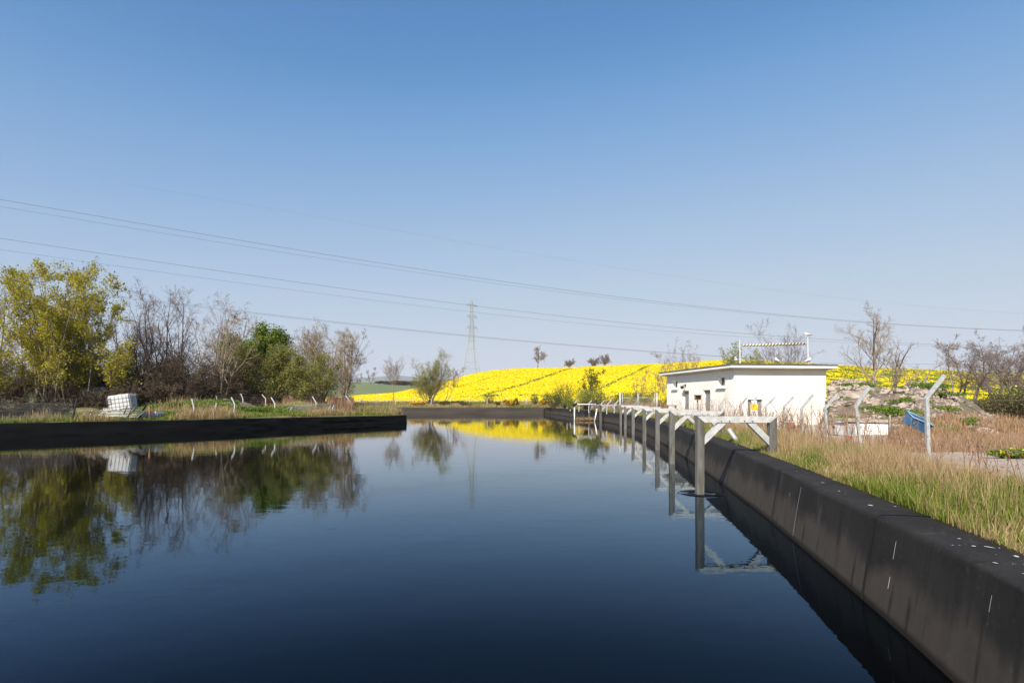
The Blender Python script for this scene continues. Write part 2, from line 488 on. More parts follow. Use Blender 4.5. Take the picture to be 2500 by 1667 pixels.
q, LWs = resample(LW, .12)
def wr_l(s, o, z):
    L = s - s[-1]
    fade = np.exp(-((L + 10) / 6.0) ** 2) + .10
    a = .060 * np.sin((L * 3.4 + z * 4.2) + 1.2 * np.sin(L * 1.3)) * fade
    a += .035 * nz(L, z * 3 + 0 * L, 5, 2.2) * (fade + .25)
    fold = .16 * np.exp(-((z - .26 - .02 * np.sin(L)) / .05) ** 2) * np.exp(-((L + 5.0) / 2.6) ** 4)
    return (a + fold) * (1 if 0 < z < .74 else .1)
prof_l = [(-.10, -1.2), (-.01, -.05)] + [(.05 * k / 22, .70 * k / 22) for k in range(0, 23)] + \
         [(.06, .725), (.10, .745), (.16, .75), (.50, .75), (.56, .70), (.58, -.6)]
lwall, GL = wall('reservoir_wall', LWs, -1, prof_l, m_liner, 'black wrinkled liner wall in front of the left bank',
                 wr_l, lambda s: 1.07 - .17 * np.clip(s / s[-1], 0, 1) + .022 * nz(s, 0 * s, 91, .5, 4))
q, REs = resample(RET, .3)
wall('reservoir_wall', REs, -1, prof_l[::3] + prof_l[-6:], m_liner, 'black wall end turning back from the left bank corner', None, lambda s: .9 + 0 * s)
q, FWs = resample(FWL, .3)
prof_f = [(-.1, -1.2), (0, 0), (.03, .2), (.05, .4), (.08, .6), (.10, .78), (.14, .84), (.2, .86), (.55, .86), (.6, .8), (.62, -.6)]
fwall, GF = wall('reservoir_wall', FWs, -1, prof_f, m_farliner, 'low grey far wall of the pool below the yellow field',
                 lambda s, o, z: .05 * nz(s, z * 4 + 0 * s, 2, 1.0) * (z > 0))

# welded seams between the liner sheets
mb = MB()
for j in range(22, len(RWs) - 4, 15):
    for i in range(2, 27):
        a, b_ = GR[i, j], GR[i + 1, j + (0 if i < 17 else 0)]
        nr = np.array([-.006, .001, .002]) if i < 18 else np.array([-.001, 0, .006])
        t = (GR[i, j + 1] - GR[i, j]) * .09
        mb.raw([a + nr - t, a + nr + t, b_ + nr + t, b_ + nr - t], [[0, 1, 2, 3]])
mb.build('liner_seam', M('seam_liner', (.014, .0125, .0115), rough=.6, spec=.2), rwall)
# bird droppings and drips on the right wall
rs = np.random.RandomState(4)
mb = MB()
for k in range(130):
    j = rs.randint(26, 170) if k < 130 else rs.randint(40, 120)
    i = rs.choice([22, 23, 23, 24])
    c = GR[i, j] * .5 + GR[i + 1, j] * .5
    f = rs.rand(); c = GR[i, j] * (1 - f) + GR[i + 1, j] * f
    rad = .004 + .017 * rs.rand() ** 3
    n = 7; an = np.arange(n) / n * 6.283
    rr = rad * (.6 + .7 * rs.rand(n)); e = 1 + 1.6 * rs.rand() ** 2
    th = rs.rand() * 6.28
    pts = np.stack([np.cos(an) * rr * e * math.cos(th) - np.sin(an) * rr * math.sin(th), np.cos(an) * rr * e * math.sin(th) + np.sin(an) * rr * math.cos(th), 0 * an], 1) + c + (0, 0, .006)
    mb.raw(pts, N=[list(range(n))])
for k in range(9):
    j = rs.randint(34, 110)
    i0 = rs.randint(7, 15) if k else 3; i1 = min(17, i0 + rs.randint(1, 4))
    if k == 0: j = 62; i1 = 16
    wd = .002 + .004 * rs.rand() if k else .0045
    nr = np.array([-.97, .2, .03])
    for i in range(i0, i1):
        a, b_ = GR[i, j] + nr * .004, GR[i + 1, j] + nr * .004
        t = np.array([.2, .97, 0]) * wd
        mb.raw([a - t, a + t, b_ + t * .9, b_ - t * .9], [[0, 1, 2, 3]])
drop = mb.build('bird_droppings', M('dropping_white', (.46, .44, .41), rough=.9), rwall)

# ------------------------------------------------------------------ terrain
poolpoly = np.vstack([RWs[:, :2] + frame(RWs, 1) * .36, FWs[::-1] + frame(FWs, -1)[::-1] * .3, REs[::-1] + frame(REs, -1)[::-1] * .28, LWs[::-1] + frame(LWs, -1)[::-1] * .28, [[-52, -7.0]]])
def inside(x, y, poly):
    c = np.zeros(x.shape, bool)
    n = len(poly); j = n - 1
    for i in range(n):
        xi, yi = poly[i]; xj, yj = poly[j]
        if yi != yj:
            m = ((yi > y) != (yj > y)) & (x < (xj - xi) * (y - yi) / (yj - yi) + xi)
            c ^= m
        j = i
    return c
def sst(a, b, x):
    t = np.clip((x - a) / (b - a), 0, 1); return t * t * (3 - 2 * t)

def gz(x, y):
    """ground height (outside the pool)"""
    x = np.asarray(x, float); y = np.asarray(y, float)
    d = x - xwall(np.clip(y, -7, 83)) - .7
    deep = np.interp(y, [0, 8, 14, 18, 24, 30, 37, 50, 60, 84], [.5, .5, .42, .35, .2, .08, .05, .95, 1.15, 1.2])
    zr = .83 + (deep - .83) * sst(.7, 3.2, d)
    # left bank: distance behind the black wall line
    dl = (-(x + 26.9) * .72 + (y - 30) * .69)
    zl = .70 + .05 * np.clip(dl, 0, 18) + .55 * np.exp(-(((x + 24) / 5.5) ** 2 + ((y - 43) / 3.0) ** 2)) * 1.3 + .3 * np.exp(-(((x + 17.5) / 3) ** 2 + ((y - 48) / 2.2) ** 2))
    zf = .80 + .045 * np.clip(y - 83.5, 0, 12)
    wr = sst(-1, 1, x - np.where(y < 83, xwall(np.clip(y, -7, 83)), 4.7))
    wf = sst(80, 84, y) * (1 - wr)
    z = zr * wr + (1 - wr) * (zl * (1 - wf) + zf * wf)
    far = sst(110, 200, np.hypot(x, y))
    z = z * (1 - far) + far * (-.5)
    return z + .035 * nz(x, y, 11, .9) * (1 - far)

def axis(lo, hi, step, L0, L1):
    a = [lo]; st = step
    c = np.arange(lo, hi + .01, step).tolist()
    up = []; v = hi; st = step
    while v < L1:
        st *= 1.22; v += st; up.append(v)
    dn = []; v = lo; st = step
    while v > L0:
        st *= 1.22; v -= st; dn.append(v)
    return np.array(dn[::-1] + c + up)
gx = axis(-44, 30, .45, -9000, 9000); gy = axis(-8, 98, .45, -3000, 16000)
X, Y = np.meshgrid(gx, gy)
Z = gz(X, Y)
Z[inside(X, Y, poolpoly)] = -1.6
mb = MB(); mb.sheet(np.stack([X, Y, Z], -1))
tag(mb.build('ground', m_ground), kind='structure')

mb = MB()
wp = [(float(a), float(b_), 0.0) for a, b_ in np.vstack([(RWs + frame(RWs, 1) * .25)[::4], [RWs[-1] + (.1, .25)], (FWs + frame(FWs, -1) * .2)[::-1][::8], (REs + frame(REs, -1) * .2)[::-1][::8], (LWs + frame(LWs, -1) * .2)[::-1][::8], [[-52, -7.0]]])]
mb.raw(wp, N=[list(range(len(wp)))])
tag(mb.build('water', m_water), kind='structure')

# concrete / gravel track right of the fence
ty = np.linspace(9, 18.5, 60); tx = np.linspace(0, 1, 40)
TX = 9.2 + .25 * (ty[:, None] - 12) + tx[None, :] * 13
TY = ty[:, None] + 0 * TX - .30 * (TX - 9.2)
G = np.stack([TX, TY, gz(TX, TY) + .05 + .02 * nz(TX, TY, 5, 2)], -1)
mb = MB(); mb.sheet(G); tag(mb.build('track', m_track), kind='structure')

# ------------------------------------------------------------------ yellow field on the hill
SK = np.array([(-400, 975), (700, 974), (850, 966.6), (962, 960), (1033, 945.5), (1105, 928), (1131, 919.5), (1174, 910), (1217, 904), (1284, 900), (1400, 898.5), (1434, 896.5),
               (1491, 893.5), (1568, 891), (1625, 889), (1700, 884), (1740, 882), (1781, 881), (1880, 883.5), (1970, 888), (2045, 892.5), (2151, 900), (2294, 904.5), (2380, 909.5), (2500, 912), (3200, 925)], float)
def field_z(u, t):
    """t 0..1.25 over the hill, returns D, z"""
    D0 = np.interp(u, [700, 1350, 1500, 1620, 3200], [96, 96, 80, 58, 56]); D1 = 300.0
    D = D0 + (D1 - D0) * t
    e = (HV - np.interp(u, SK[:, 0], SK[:, 1])) / F
    z0 = 1.15
    sh = lambda q: np.where(q < 1, q * (1.3 - .3 * q ** 2), 1 - .35 * (q - 1) ** 2)
    tt = np.linspace(.05, 1.2, 60)
    A = np.full(np.shape(u), 1e9)
    for q_ in tt:
        A = np.minimum(A, (e * (D0 + (D1 - D0) * q_) + EYE - z0) / sh(q_))
    return D, z0 + A * sh(t)
us = np.concatenate([np.arange(790, 2560, 5), np.arange(2560, 3100, 20)]).astype(float)
ts = np.linspace(0, 1.25, 150) ** 1.25
UU, TT = np.meshgrid(us, ts)
DD, ZZ = field_z(UU, TT)
XX = (UU - HU) / F * DD
G = np.stack([XX, DD, ZZ + .10 * nz(XX, DD, 21, 1.3)], -1)
mb = MB(); mb.sheet(G)
tag(mb.build('rapeseed_field', m_rapebase), kind='structure')

def hill_xy(u, v):
    """ground point on the hill seen at pixel u, v"""
    t = np.linspace(0, 1.2, 1500); D, z = field_z(np.full(1500, float(u)), t)
    vv = HV - (z - EYE) / D * F
    i = np.argmax(vv <= v) if (vv <= v).any() else int(np.argmin(vv))
    return np.array([U(u, D[i]), D[i], z[i]])
def hill_D(u, D):
    D0 = float(np.interp(u, [700, 1350, 1500, 1620, 3200], [96, 96, 80, 58, 56]))
    d, z = field_z(np.array([float(u)]), np.array([(D - D0) / (300 - D0)]))
    return np.array([U(u, D), D, float(z[0])])

LINES = []
for pts in ([(1174, 968), (1230, 953), (1284, 938), (1340, 918), (1400, 900)], [(1449, 960), (1500, 934), (1545, 914), (1590, 893)], [(1100, 952), (1160, 935), (1215, 916)], [(1300, 906), (1350, 903), (1372, 901)]):
    LINES.append((np.array([hill_xy(*p)[:2] for p in pts]), .85 if len(pts) > 3 else .4))
def dline(x, y):
    d = np.full(x.shape, 9e9)
    for L, wd in LINES:
        for a, b_ in zip(L[:-1], L[1:]):
            ab = b_ - a; t = np.clip(((x - a[0]) * ab[0] + (y - a[1]) * ab[1]) / (ab @ ab), 0, 1)
            d = np.minimum(d, np.hypot(x - a[0] - t * ab[0], y - a[1] - t * ab[1]) / wd)
    return d
rs = np.random.RandomState(7)
n = 300000
u = rs.uniform(800, 2540, n); t = rs.rand(n) ** 1.15 * 1.03
D, z = field_z(u, t); x = (u - HU) / F * D
dl = dline(x, D)
patch = nz(x * .45, D, 31, .30, 4) + .55 * nz(x * .6, D, 32, 1.3, 2)
gap = np.interp(u, [1500, 1750, 1850, 2000, 2500], [-1.5, -1.1, -.3, .22, .30])
patch = np.where(u > 1850, nz(x, D, 33, .55, 4) + .4 * nz(x, D, 34, 2.2, 2), patch)
keep = (dl > .2 + 1.1 * rs.rand(n) ** 1.3) & (patch > gap - .25 * rs.rand(n))
def clumps(mask, size, lift, mat, name, label):
    k = int(mask.sum()); sz = size * (.55 + .9 * rs.rand(k)) * np.interp(D[mask], [55, 100, 250], [.55, .8, 1.25])
    C = np.stack([x[mask], D[mask], z[mask] + lift * (.4 + rs.rand(k))], 1)
    th = rs.rand(k) * 6.283; tl = rs.uniform(.1, .8, k)
    A = np.stack([np.cos(th), np.sin(th), 0 * th], 1) * sz[:, None]
    B = np.stack([-np.sin(th) * np.cos(tl), np.cos(th) * np.cos(tl), np.sin(tl)], 1) * (sz * .75)[:, None]
    mb = MB(); mb.quads(C, A, B)
    return tag(mb.build(name, mat), label, 'crop', kind='stuff')
clumps(keep, .155, .26, m_rape, 'rapeseed_flowers', 'bright yellow rapeseed blossom covering the hill')
low = (~keep) | (rs.rand(n) < .035)
clumps(low, .20, .20, m_rapeleaf, 'rapeseed_leaves', 'green rapeseed leaves showing in wheel tracks and thin patches')

# green field, hedge line and far hills behind
us = np.arange(-700, 1300, 20.0); ts = np.linspace(0, 1, 40)
UU, TT = np.meshgrid(us, ts)
e = (HV - np.interp(UU, [-700, 700, 850, 900, 1000, 1100, 1300], [930, 932, 934, 933, 936.5, 940, 960])) / F
DD = 150 + 420 * TT
ZZ = -1 + (e * 570 + EYE + 1) * TT * (1.25 - .25 * TT)
mb = MB(); mb.sheet(np.stack([(UU - HU) / F * DD, DD, ZZ], -1)); tag(mb.build('crop_field', m_field), kind='structure')
for k, (Dh, pts) in enumerate([(5200, [(-900, 915), (300, 912), (700, 916), (860, 908), (900, 905), (950, 906), (1000, 911), (1060, 916), (1200, 922), (1900, 925), (2280, 908), (2340, 902), (2420, 905), (2500, 908), (3400, 905)]),
                               (3600, [(-900, 922), (500, 925), (880, 922), (960, 918), (1020, 922), (1300, 935), (2200, 925), (2350, 913), (2500, 915), (3400, 918)])]):
    p = np.array(pts, float); us = np.arange(-900, 3400, 12.0)
    v = np.interp(us, p[:, 0], p[:, 1]) + 1.4 * nz(us, us * 0, 50 + k, .03)
    rows = []
    for f_, dd in ((0, 0), (.5, .05), (.85, .12), (1.0, .2), (.9, .32), (0, .5)):
        D_ = Dh * (1 + dd)
        rows.append(np.stack([(us - HU) / F * Dh, np.full_like(us, D_), -2 + f_ * ((HV - v) / F * Dh + 4)], -1))
    mb = MB(); mb.sheet(np.array(rows)); tag(mb.build('hills', m_hill), kind='structure')

# ------------------------------------------------------------------ trees and bushes
def unit(a):
    return a / (np.linalg.norm(a, axis=-1, keepdims=True) + 1e-9)
def grow(rng, B, Dr, L, r0, nseg, wander, trop, taper=.35):
    N = len(B); pts = np.zeros((N, nseg + 1, 3)); pts[:, 0] = B; d = unit(Dr.copy())
    for k in range(nseg):
        d = unit(d + rng.normal(0, wander, (N, 3)) + np.array([0, 0, trop]))
        pts[:, k + 1] = pts[:, k] + d * (L / nseg)[:, None]
    tt = np.linspace(0, 1, nseg + 1)[None, :]
    return pts, r0[:, None] * (1 - (1 - taper) * tt)
def children(rng, pts, rad, L, n, f0, f1, a0, a1, lr, shape=.55, rr=.55, rmin=.004):
    N, m, _ = pts.shape
    k = np.repeat(np.arange(N), n); f = rng.uniform(f0, f1, N * n)
    q = f * (m - 1); i = np.minimum(q.astype(int), m - 2); w_ = (q - i)[:, None]
    base = pts[k, i] * (1 - w_) + pts[k, i + 1] * w_
    pd = unit(pts[k, i + 1] - pts[k, i])
    pr = rad[k, i] * (1 - w_[:, 0]) + rad[k, i + 1] * w_[:, 0]
    rnd = rng.normal(0, 1, (N * n, 3)); perp = unit(rnd - pd * (rnd * pd).sum(1, keepdims=True))
    a = rng.uniform(a0, a1, N * n)[:, None]
    d = pd * np.cos(a) + perp * np.sin(a)
    cl = L[k] * lr * (1 - shape * f) * rng.uniform(.65, 1.25, N * n)
    return base, d, cl, np.maximum(pr * rr * rng.uniform(.7, 1.1, N * n), rmin)

def tree(name, label, cat, base, height, seed, stems=1, fan=.25, r0=.14, spec=((9, .35, .95, .5, 1.0, .5), (7, .2, 1, .5, 1.0, .5), (6, .15, 1, .4, 1.0, .5)),
         bark=None, twig=None, leaf=None, nleaf=0, lsize=.1, lcl=.1, wander=.09, trop=.04, group=None, twr=.006, lean=(0, 0), leaflev=None, nlev_trunk=2, stemvar=.25, lfrac=.1):
    rng = np.random.RandomState(seed)
    base = np.array(base, float)
    root = thing(name, base, label, cat, group)
    B = base + rng.normal(0, .12 * (stems > 1), (stems, 3)) * (1, 1, 0) * (.6 + .15 * stems) - (0, 0, .15)
    if stems > 1:
        az = np.arange(stems) / stems * 6.283 + rng.rand(stems) * 1.2
        an = fan * np.sqrt(rng.uniform(.05, 1, stems))
        d = np.stack([np.cos(az) * np.sin(an), np.sin(az) * np.sin(an), np.cos(an)], 1)
    else:
        d = np.array([[lean[0], lean[1], 1.0]])
    d = d + np.array([lean[0], lean[1], 0])
    L = height * rng.uniform(1 - stemvar, 1.0, stems); L[0] = height
    Rr = r0 * rng.uniform(.6, 1.0, stems)
    pts, rad = grow(rng, B, d, L, Rr, 9, wander * .7, trop, .12)
    mt = MB(); mc = MB()
    mt.tubes(pts, rad, 7 if stems == 1 else 6, cap=False)
    levels = [(pts, rad, L)]
    for li, (n, f0, f1, a0, a1, lr) in enumerate(spec):
        P0, R0, L0 = levels[-1]
        b, d, cl, cr = children(rng, P0, R0, L0, n, f0, f1, a0, a1, lr, rmin=twr)
        ns = (6, 4, 3, 3)[li]
        p2, r2 = grow(rng, b, d, cl, cr, ns, wander * (1.4 + .5 * li), trop * (1.0 if li else 1.6), .4)
        (mt if li + 1 < nlev_trunk else mc).tubes(p2, r2, 5 if li == 0 else 3, cap=False)
        levels.append((p2, r2, cl))
    mats = [twig or m_twig]
    if leaf is not None and nleaf:
        P_ = levels[leaflev if leaflev is not None else -1][0]
        i = rng.randint(0, len(P_), nleaf); j = rng.randint(1, P_.shape[1], nleaf); f = rng.rand(nleaf)[:, None]
        C = P_[i, j - 1] * (1 - f) + P_[i, j] * f + rng.normal(0, lcl, (nleaf, 3))
        sz = lsize * rng.uniform(.5, 1.25, nleaf)[:, None]
        A = unit(rng.normal(0, 1, (nleaf, 3))) * sz
        Bv = unit(np.cross(A, rng.normal(0, 1, (nleaf, 3)))) * sz * .7
        mc.quads(C, A, Bv, mi=1); mats.append(leaf)
    mt.build('trunk', bark or m_bark, root)
    mc.build('crown', mats, root)
    return root

def bush(name, label, cat, base, size, seed, leaf, n=2500, lsize=.06, twig=None, group=None, flower=None, nfl=0, lumps=7, spiky=0.0, ntw=60):
    """low shrub: twigs from one root and leaf faces packed in overlapping lumps"""
    rng = np.random.RandomState(seed); base = np.array(base, float)
    wx, wy, h = size
    root = thing(name, base, label, cat, group)
    ctr = np.stack([rng.normal(0, .28, lumps) * wx, rng.normal(0, .28, lumps) * wy, rng.uniform(.25, .72, lumps) * h], 1)
    ctr[0] = (0, 0, h * .62)
    rad = np.stack([rng.uniform(.22, .38, lumps) * wx, rng.uniform(.22, .38, lumps) * wy, rng.uniform(.2, .36, lumps) * h], 1)
    def pick(k, shell):
        i = rng.randint(0, lumps, k); v = unit(rng.normal(0, 1, (k, 3))) * (rng.rand(k) ** shell)[:, None]
        p = base + ctr[i] + v * rad[i]; p[:, 2] = np.maximum(p[:, 2], base[2] + .03); return p, v
    mc = MB()
    C, v = pick(n, .42)
    sz = lsize * rng.uniform(.5, 1.3, n)[:, None]
    A = unit(rng.normal(0, 1, (n, 3)) + np.array([0, 0, spiky])) * sz
    Bv = unit(np.cross(A, rng.normal(0, 1, (n, 3)))) * sz * (.65 if not spiky else .25)
    mc.quads(C, A * (1 + spiky), Bv, 0)
    mats = [leaf]
    if flower is not None:
        C, v = pick(nfl, .2); C[:, 2] += .03
        sz = lsize * .8 * rng.uniform(.6, 1.3, nfl)[:, None]
        A = unit(rng.normal(0, 1, (nfl, 3))) * sz; Bv = unit(np.cross(A, rng.normal(0, 1, (nfl, 3)))) * sz * .8
        mc.quads(C, A, Bv, 1); mats.append(flower)
    E, v = pick(ntw, .25)
    B = base + rng.normal(0, .08, (ntw, 3)) * (wx, wy, 0)
    t = np.linspace(0, 1, 5)[None, :, None]
    pts = B[:, None] * (1 - t) + E[:, None] * 1.0 * t + rng.normal(0, .03 * h, (ntw, 5, 3)) * t
    ms = MB(); ms.tubes(pts, np.broadcast_to(np.linspace(.018, .006, 5) * max(1, h / 2), (ntw, 5)), 3, cap=False)
    ms.build('stem', twig or m_twigbrown, root)
    mc.build('foliage', mats, root)
    return root

def gpt(u, D, dz=0.0):
    x = U(u, D); return np.array([x, D, float(gz(x, D)) + dz])

SP_BARE = ((15, .2, .97, .35, .85, .48), (9, .15, 1, .4, .95, .5), (6, .12, 1, .4, 1.0, .5))
SP_UP = ((13, .12, .97, .25, .65, .46), (9, .15, 1, .35, .85, .52), (6, .12, 1, .4, 1.0, .5))
g_left = 'trees along the left bank'
# yellow-green maple
tree('maple_tree', 'large multi stemmed tree with fresh yellow green leaves at the left edge', 'tree', gpt(150, 44), 11.0, 131, stems=44, fan=.43, r0=.075, spec=((11, .10, .97, .25, .8, .25), (7, .15, 1, .35, .9, .5), (5, .12, 1, .4, 1.0, .55)),
     bark=m_barkpale, twig=m_twig, leaf=m_leafyel, nleaf=52000, lsize=.068, lcl=.13, trop=.0, group=g_left, stemvar=.22, wander=.05)
tree('maple_tree', 'small sparse yellow budding tree beside the large yellow green one', 'tree', gpt(285, 43), 4.6, 102, stems=4, fan=.30, r0=.07, spec=SP_UP, twig=m_twig, leaf=m_leafyel, nleaf=2600, lsize=.08, lcl=.15, group=g_left)
tree('maple_tree', 'yellow leaved low tree cut by the left picture edge', 'tree', gpt(-25, 40), 5.0, 103, stems=5, fan=.4, r0=.07, spec=SP_UP, twig=m_twig, leaf=m_leafyel, nleaf=2600, lsize=.08, lcl=.2, group=g_left)
tree('bare_tree', 'tall bare tree rising behind the yellow one at the picture edge', 'tree', gpt(0, 52), 11.2, 104, stems=3, fan=.2, r0=.13, spec=SP_BARE, group=g_left)
for k, (uu, D, h, sd_, lab) in enumerate([(340, 50, 9.0, 105, 'slender bare purple twigged tree just right of the yellow one'), (388, 52, 9.6, 106, 'tall bare tree with upright dark stems behind the tilted tank'),
                                         (436, 53, 9.6, 107, 'bare upright tree between the dark stems and pale birch'), (308, 54, 8.0, 118, 'bare tree half hidden behind the yellow foliage')]):
    tree('bare_tree', lab, 'tree', gpt(uu, D), h, sd_, stems=3, fan=.2, r0=.13, spec=SP_UP, bark=m_bark, twig=m_twig, group=g_left, wander=.09, stemvar=.3, twr=.009, nlev_trunk=2)
tree('birch_tree', 'pale barked forked tree with spreading bare branches above brown scrub', 'tree', gpt(545, 49), 8.3, 108, stems=3, fan=.36, r0=.15, spec=((16, .25, .97, .45, 1.0, .56), (9, .2, 1, .4, 1.0, .46), (6, .15, 1, .4, 1.0, .5)), bark=m_barkpale, twig=m_twigtan, twr=.010, wander=.13, trop=.025, group=g_left,
     leaf=m_bud, nleaf=900, lsize=.05, lcl=.05)
tree('birch_tree', 'pale bare tree leaning left of the forked birch', 'tree', gpt(508, 50), 8.9, 128, stems=2, fan=.16, r0=.12, spec=SP_BARE, bark=m_barkpale, twig=m_twig, wander=.1, group=g_left, leaf=m_bud, nleaf=500, lsize=.05)
# ivy clad tree
tree('ivy_tree', 'dark green ivy clad tree standing between bare trees', 'tree', gpt(632, 60), 7.3, 109, stems=5, fan=.52, r0=.16, spec=((11, .3, .97, .5, 1.1, .34), (8, .2, 1, .4, 1.0, .45), (4, .1, 1, .4, 1, .5)), bark=m_barkdark, twig=m_barkdark, leaf=m_leafivy, nleaf=60000, lsize=.09, lcl=.33, group=g_left, leaflev=2, stemvar=.3)
tree('ivy_tree', 'lower ivy covered stem left of the taller ivy tree', 'tree', gpt(575, 57), 5.6, 119, stems=5, fan=.5, r0=.12, spec=((9, .15, .97, .5, 1.1, .36), (7, .2, 1, .4, 1.0, .45), (3, .1, 1, .4, 1, .5)), bark=m_barkdark, twig=m_barkdark, leaf=m_leafivy, nleaf=26000, lsize=.085, lcl=.32, group=g_left, leaflev=2, stemvar=.4)
tree('willow_bush', 'round olive green willow in early leaf on the left bank', 'bush', gpt(690, 52), 6.0, 110, stems=13, fan=.85, r0=.06, spec=((11, .15, .97, .3, .8, .45), (8, .15, 1, .35, .9, .5), (5, .15, 1, .4, 1.0, .5)), bark=m_barkdark, twig=m_twigbrown, leaf=m_leafoliv, nleaf=30000, lsize=.060, lcl=.14, group=g_left, stemvar=.3)
tree('willow_bush', 'smaller olive green bush at the right foot of the willow', 'bush', gpt(760, 50), 4.6, 120, stems=9, fan=.75, r0=.05, spec=((9, .15, .97, .3, .8, .45), (7, .15, 1, .35, .9, .5), (4, .15, 1, .4, 1.0, .5)), bark=m_barkdark, twig=m_twigbrown, leaf=m_leafoliv, nleaf=11000, lsize=.055, lcl=.14, group=g_left)
for k, (uu, D, h, sd_, nst, fa, lab) in enumerate([(790, 57, 7.5, 111, 6, .42, 'wide tan budding tree behind the willow bush'), (838, 55, 7.2, 112, 5, .40, 'tan twigged tree at the right end of the left trees'),
                                                   (745, 60, 8.0, 113, 5, .3, 'upright tan bare tree between ivy tree and the bank end')]):
    tree('bare_tree', lab, 'tree', gpt(uu, D), h, sd_, stems=nst, fan=fa, r0=.10, twr=.008, spec=((14, .12, .97, .3, .9, .52), (9, .15, 1, .4, .95, .5), (6, .12, 1, .4, 1.0, .5)), bark=m_barkpale, twig=m_twigtan, leaf=m_bud, nleaf=5200, lsize=.045, lcl=.08, group=g_left, wander=.1)
# brown thickets under the trees
for k, (uu, D, h, wd, lab) in enumerate([(-40, 46, 4.6, 22, 'dense brown scrub cut by the left picture edge'), (40, 45, 4.2, 22, 'dense dark scrub left of the yellow tree stems'), (120, 48, 4.8, 22, 'dark scrub at the foot of the yellow tree'), (205, 49, 5.0, 22, 'brown thorn scrub behind the white trailer'),
                                         (285, 48, 4.8, 22, 'dark thicket behind the tilted tank'), (350, 47, 5.0, 22, 'reddish brown thicket under the bare trees'),
                                         (420, 47, 5.4, 22, 'brown bramble thicket left of the birch'), (480, 48, 5.6, 20, 'tall brown thicket at the foot of the birch'), (540, 50, 5.0, 18, 'brown thicket right of the birch stems'), (600, 53, 4.6, 14, 'low brown scrub below the ivy tree'),
                                         (230, 43.5, 1.6, 7, 'thin bare scrub in front of the white trailer'), (160, 43.5, 2.6, 9, 'bare bramble left of the white trailer'), (-60, 32, 1.5, 16, 'low dark bramble behind the chain link at the picture edge'), (15, 34, 1.4, 16, 'low dark bramble behind the chain link fence'), (75, 35, 1.4, 16, 'low dark bramble left of the leaning dark post'), (135, 36, 1.0, 14, 'low dark bramble behind the leaning dark post'), (275, 41, 1.7, 13, 'low dark bramble right behind the tilted tank'), (335, 41.5, 2.0, 15, 'low dark bramble right of the tilted tank'), (395, 43, 2.6, 15, 'low dark bramble above the green weed bank')]):
    tree('scrub_thicket', lab, 'scrub', gpt(uu, D), h, 140 + k, stems=wd, fan=1.0, r0=.03, spec=((11, .06, .97, .3, .9, .5), (9, .1, 1, .4, 1.1, .55), (5, .12, 1, .4, 1.1, .55)), bark=m_twigbrown, twig=m_twigbrown, group='scrub under the left trees', twr=.010, leaf=m_leafbrown, nleaf=400 if k in (10, 11) else 1500, lsize=.06, lcl=.15, stemvar=.6, nlev_trunk=1)

# mid distance trees on the far bank
tree('bare_tree', 'slim bare tree with a round crown in front of the green field', 'tree', (U(961, 87), 87, 1.2), 5.2, 160, stems=1, r0=.10, spec=((22, .48, .99, .45, 1.0, .95), (10, .2, 1, .3, .8, .46), (7, .15, 1, .4, .9, .5)), bark=m_barkpale, twig=m_twigtan, wander=.05, trop=.09, twr=.009)
tree('hawthorn_tree', 'branching tree with light green leaves at the foot of the yellow hill', 'tree', (U(1050, 89), 89, 1.3), 7.6, 161, stems=16, fan=.66, r0=.08, spec=((12, .15, .97, .3, .8, .46), (9, .15, 1, .4, .9, .5), (7, .15, 1, .4, 1.0, .55)), bark=m_bark, twig=m_twigtan, leaf=m_leafgrn, nleaf=7000, lsize=.07, lcl=.25, twr=.008, stemvar=.45)
tree('hawthorn_tree', 'thin leaning shrub right of the branching light green tree', 'shrub', (U(1082, 88), 88, 1.3), 4.6, 162, stems=2, fan=.2, r0=.06, lean=(.55, 0), spec=((8, .3, .97, .4, .9, .4), (6, .2, 1, .4, .9, .46), (4, .15, 1, .4, 1.0, .5)), bark=m_bark, twig=m_twigtan)
tree('bare_tree', 'small brown tree peeping over the left flank of the yellow hill', 'tree', (U(1113, 150), 150, 2.6), 7.6, 163, stems=2, fan=.3, r0=.16, spec=((12, .25, .97, .4, 1.0, .5), (8, .2, 1, .4, 1, .5), (5, .2, 1, .4, 1, .5)), bark=m_bark, twig=m_twig, twr=.02)
for k, (uu, D, h, lab) in enumerate([(905, 420, 11.5, 'small bare tree on the skyline of the green field'), (878, 440, 8, 'low bare tree at the end of the distant hedge')]):
    tree('bare_tree', lab, 'tree', (U(uu, D), D, EYE + (HV - 935) / F * D - 1), h, 170 + k, stems=2, fan=.5, r0=.3, spec=((12, .2, .97, .4, 1.0, .5), (8, .2, 1, .4, 1, .5), (6, .2, 1, .4, 1, .5)), bark=m_bark, twig=m_twig, twr=.05)
for k, uu in enumerate((955, 990, 1015)):
    bush('field_hedge', 'dull brownish hedge clump on the green field skyline, %s' % ('beside the slim bare tree', 'left of the branching tree', 'behind the branching tree')[k], 'hedge', (U(uu, 430), 430, EYE + (HV - 935) / F * 430 - 2), (16, 5, 4.2), 175 + k, m_leafbrown, n=1500, lsize=.5, group='hedge on the far field', ntw=10)
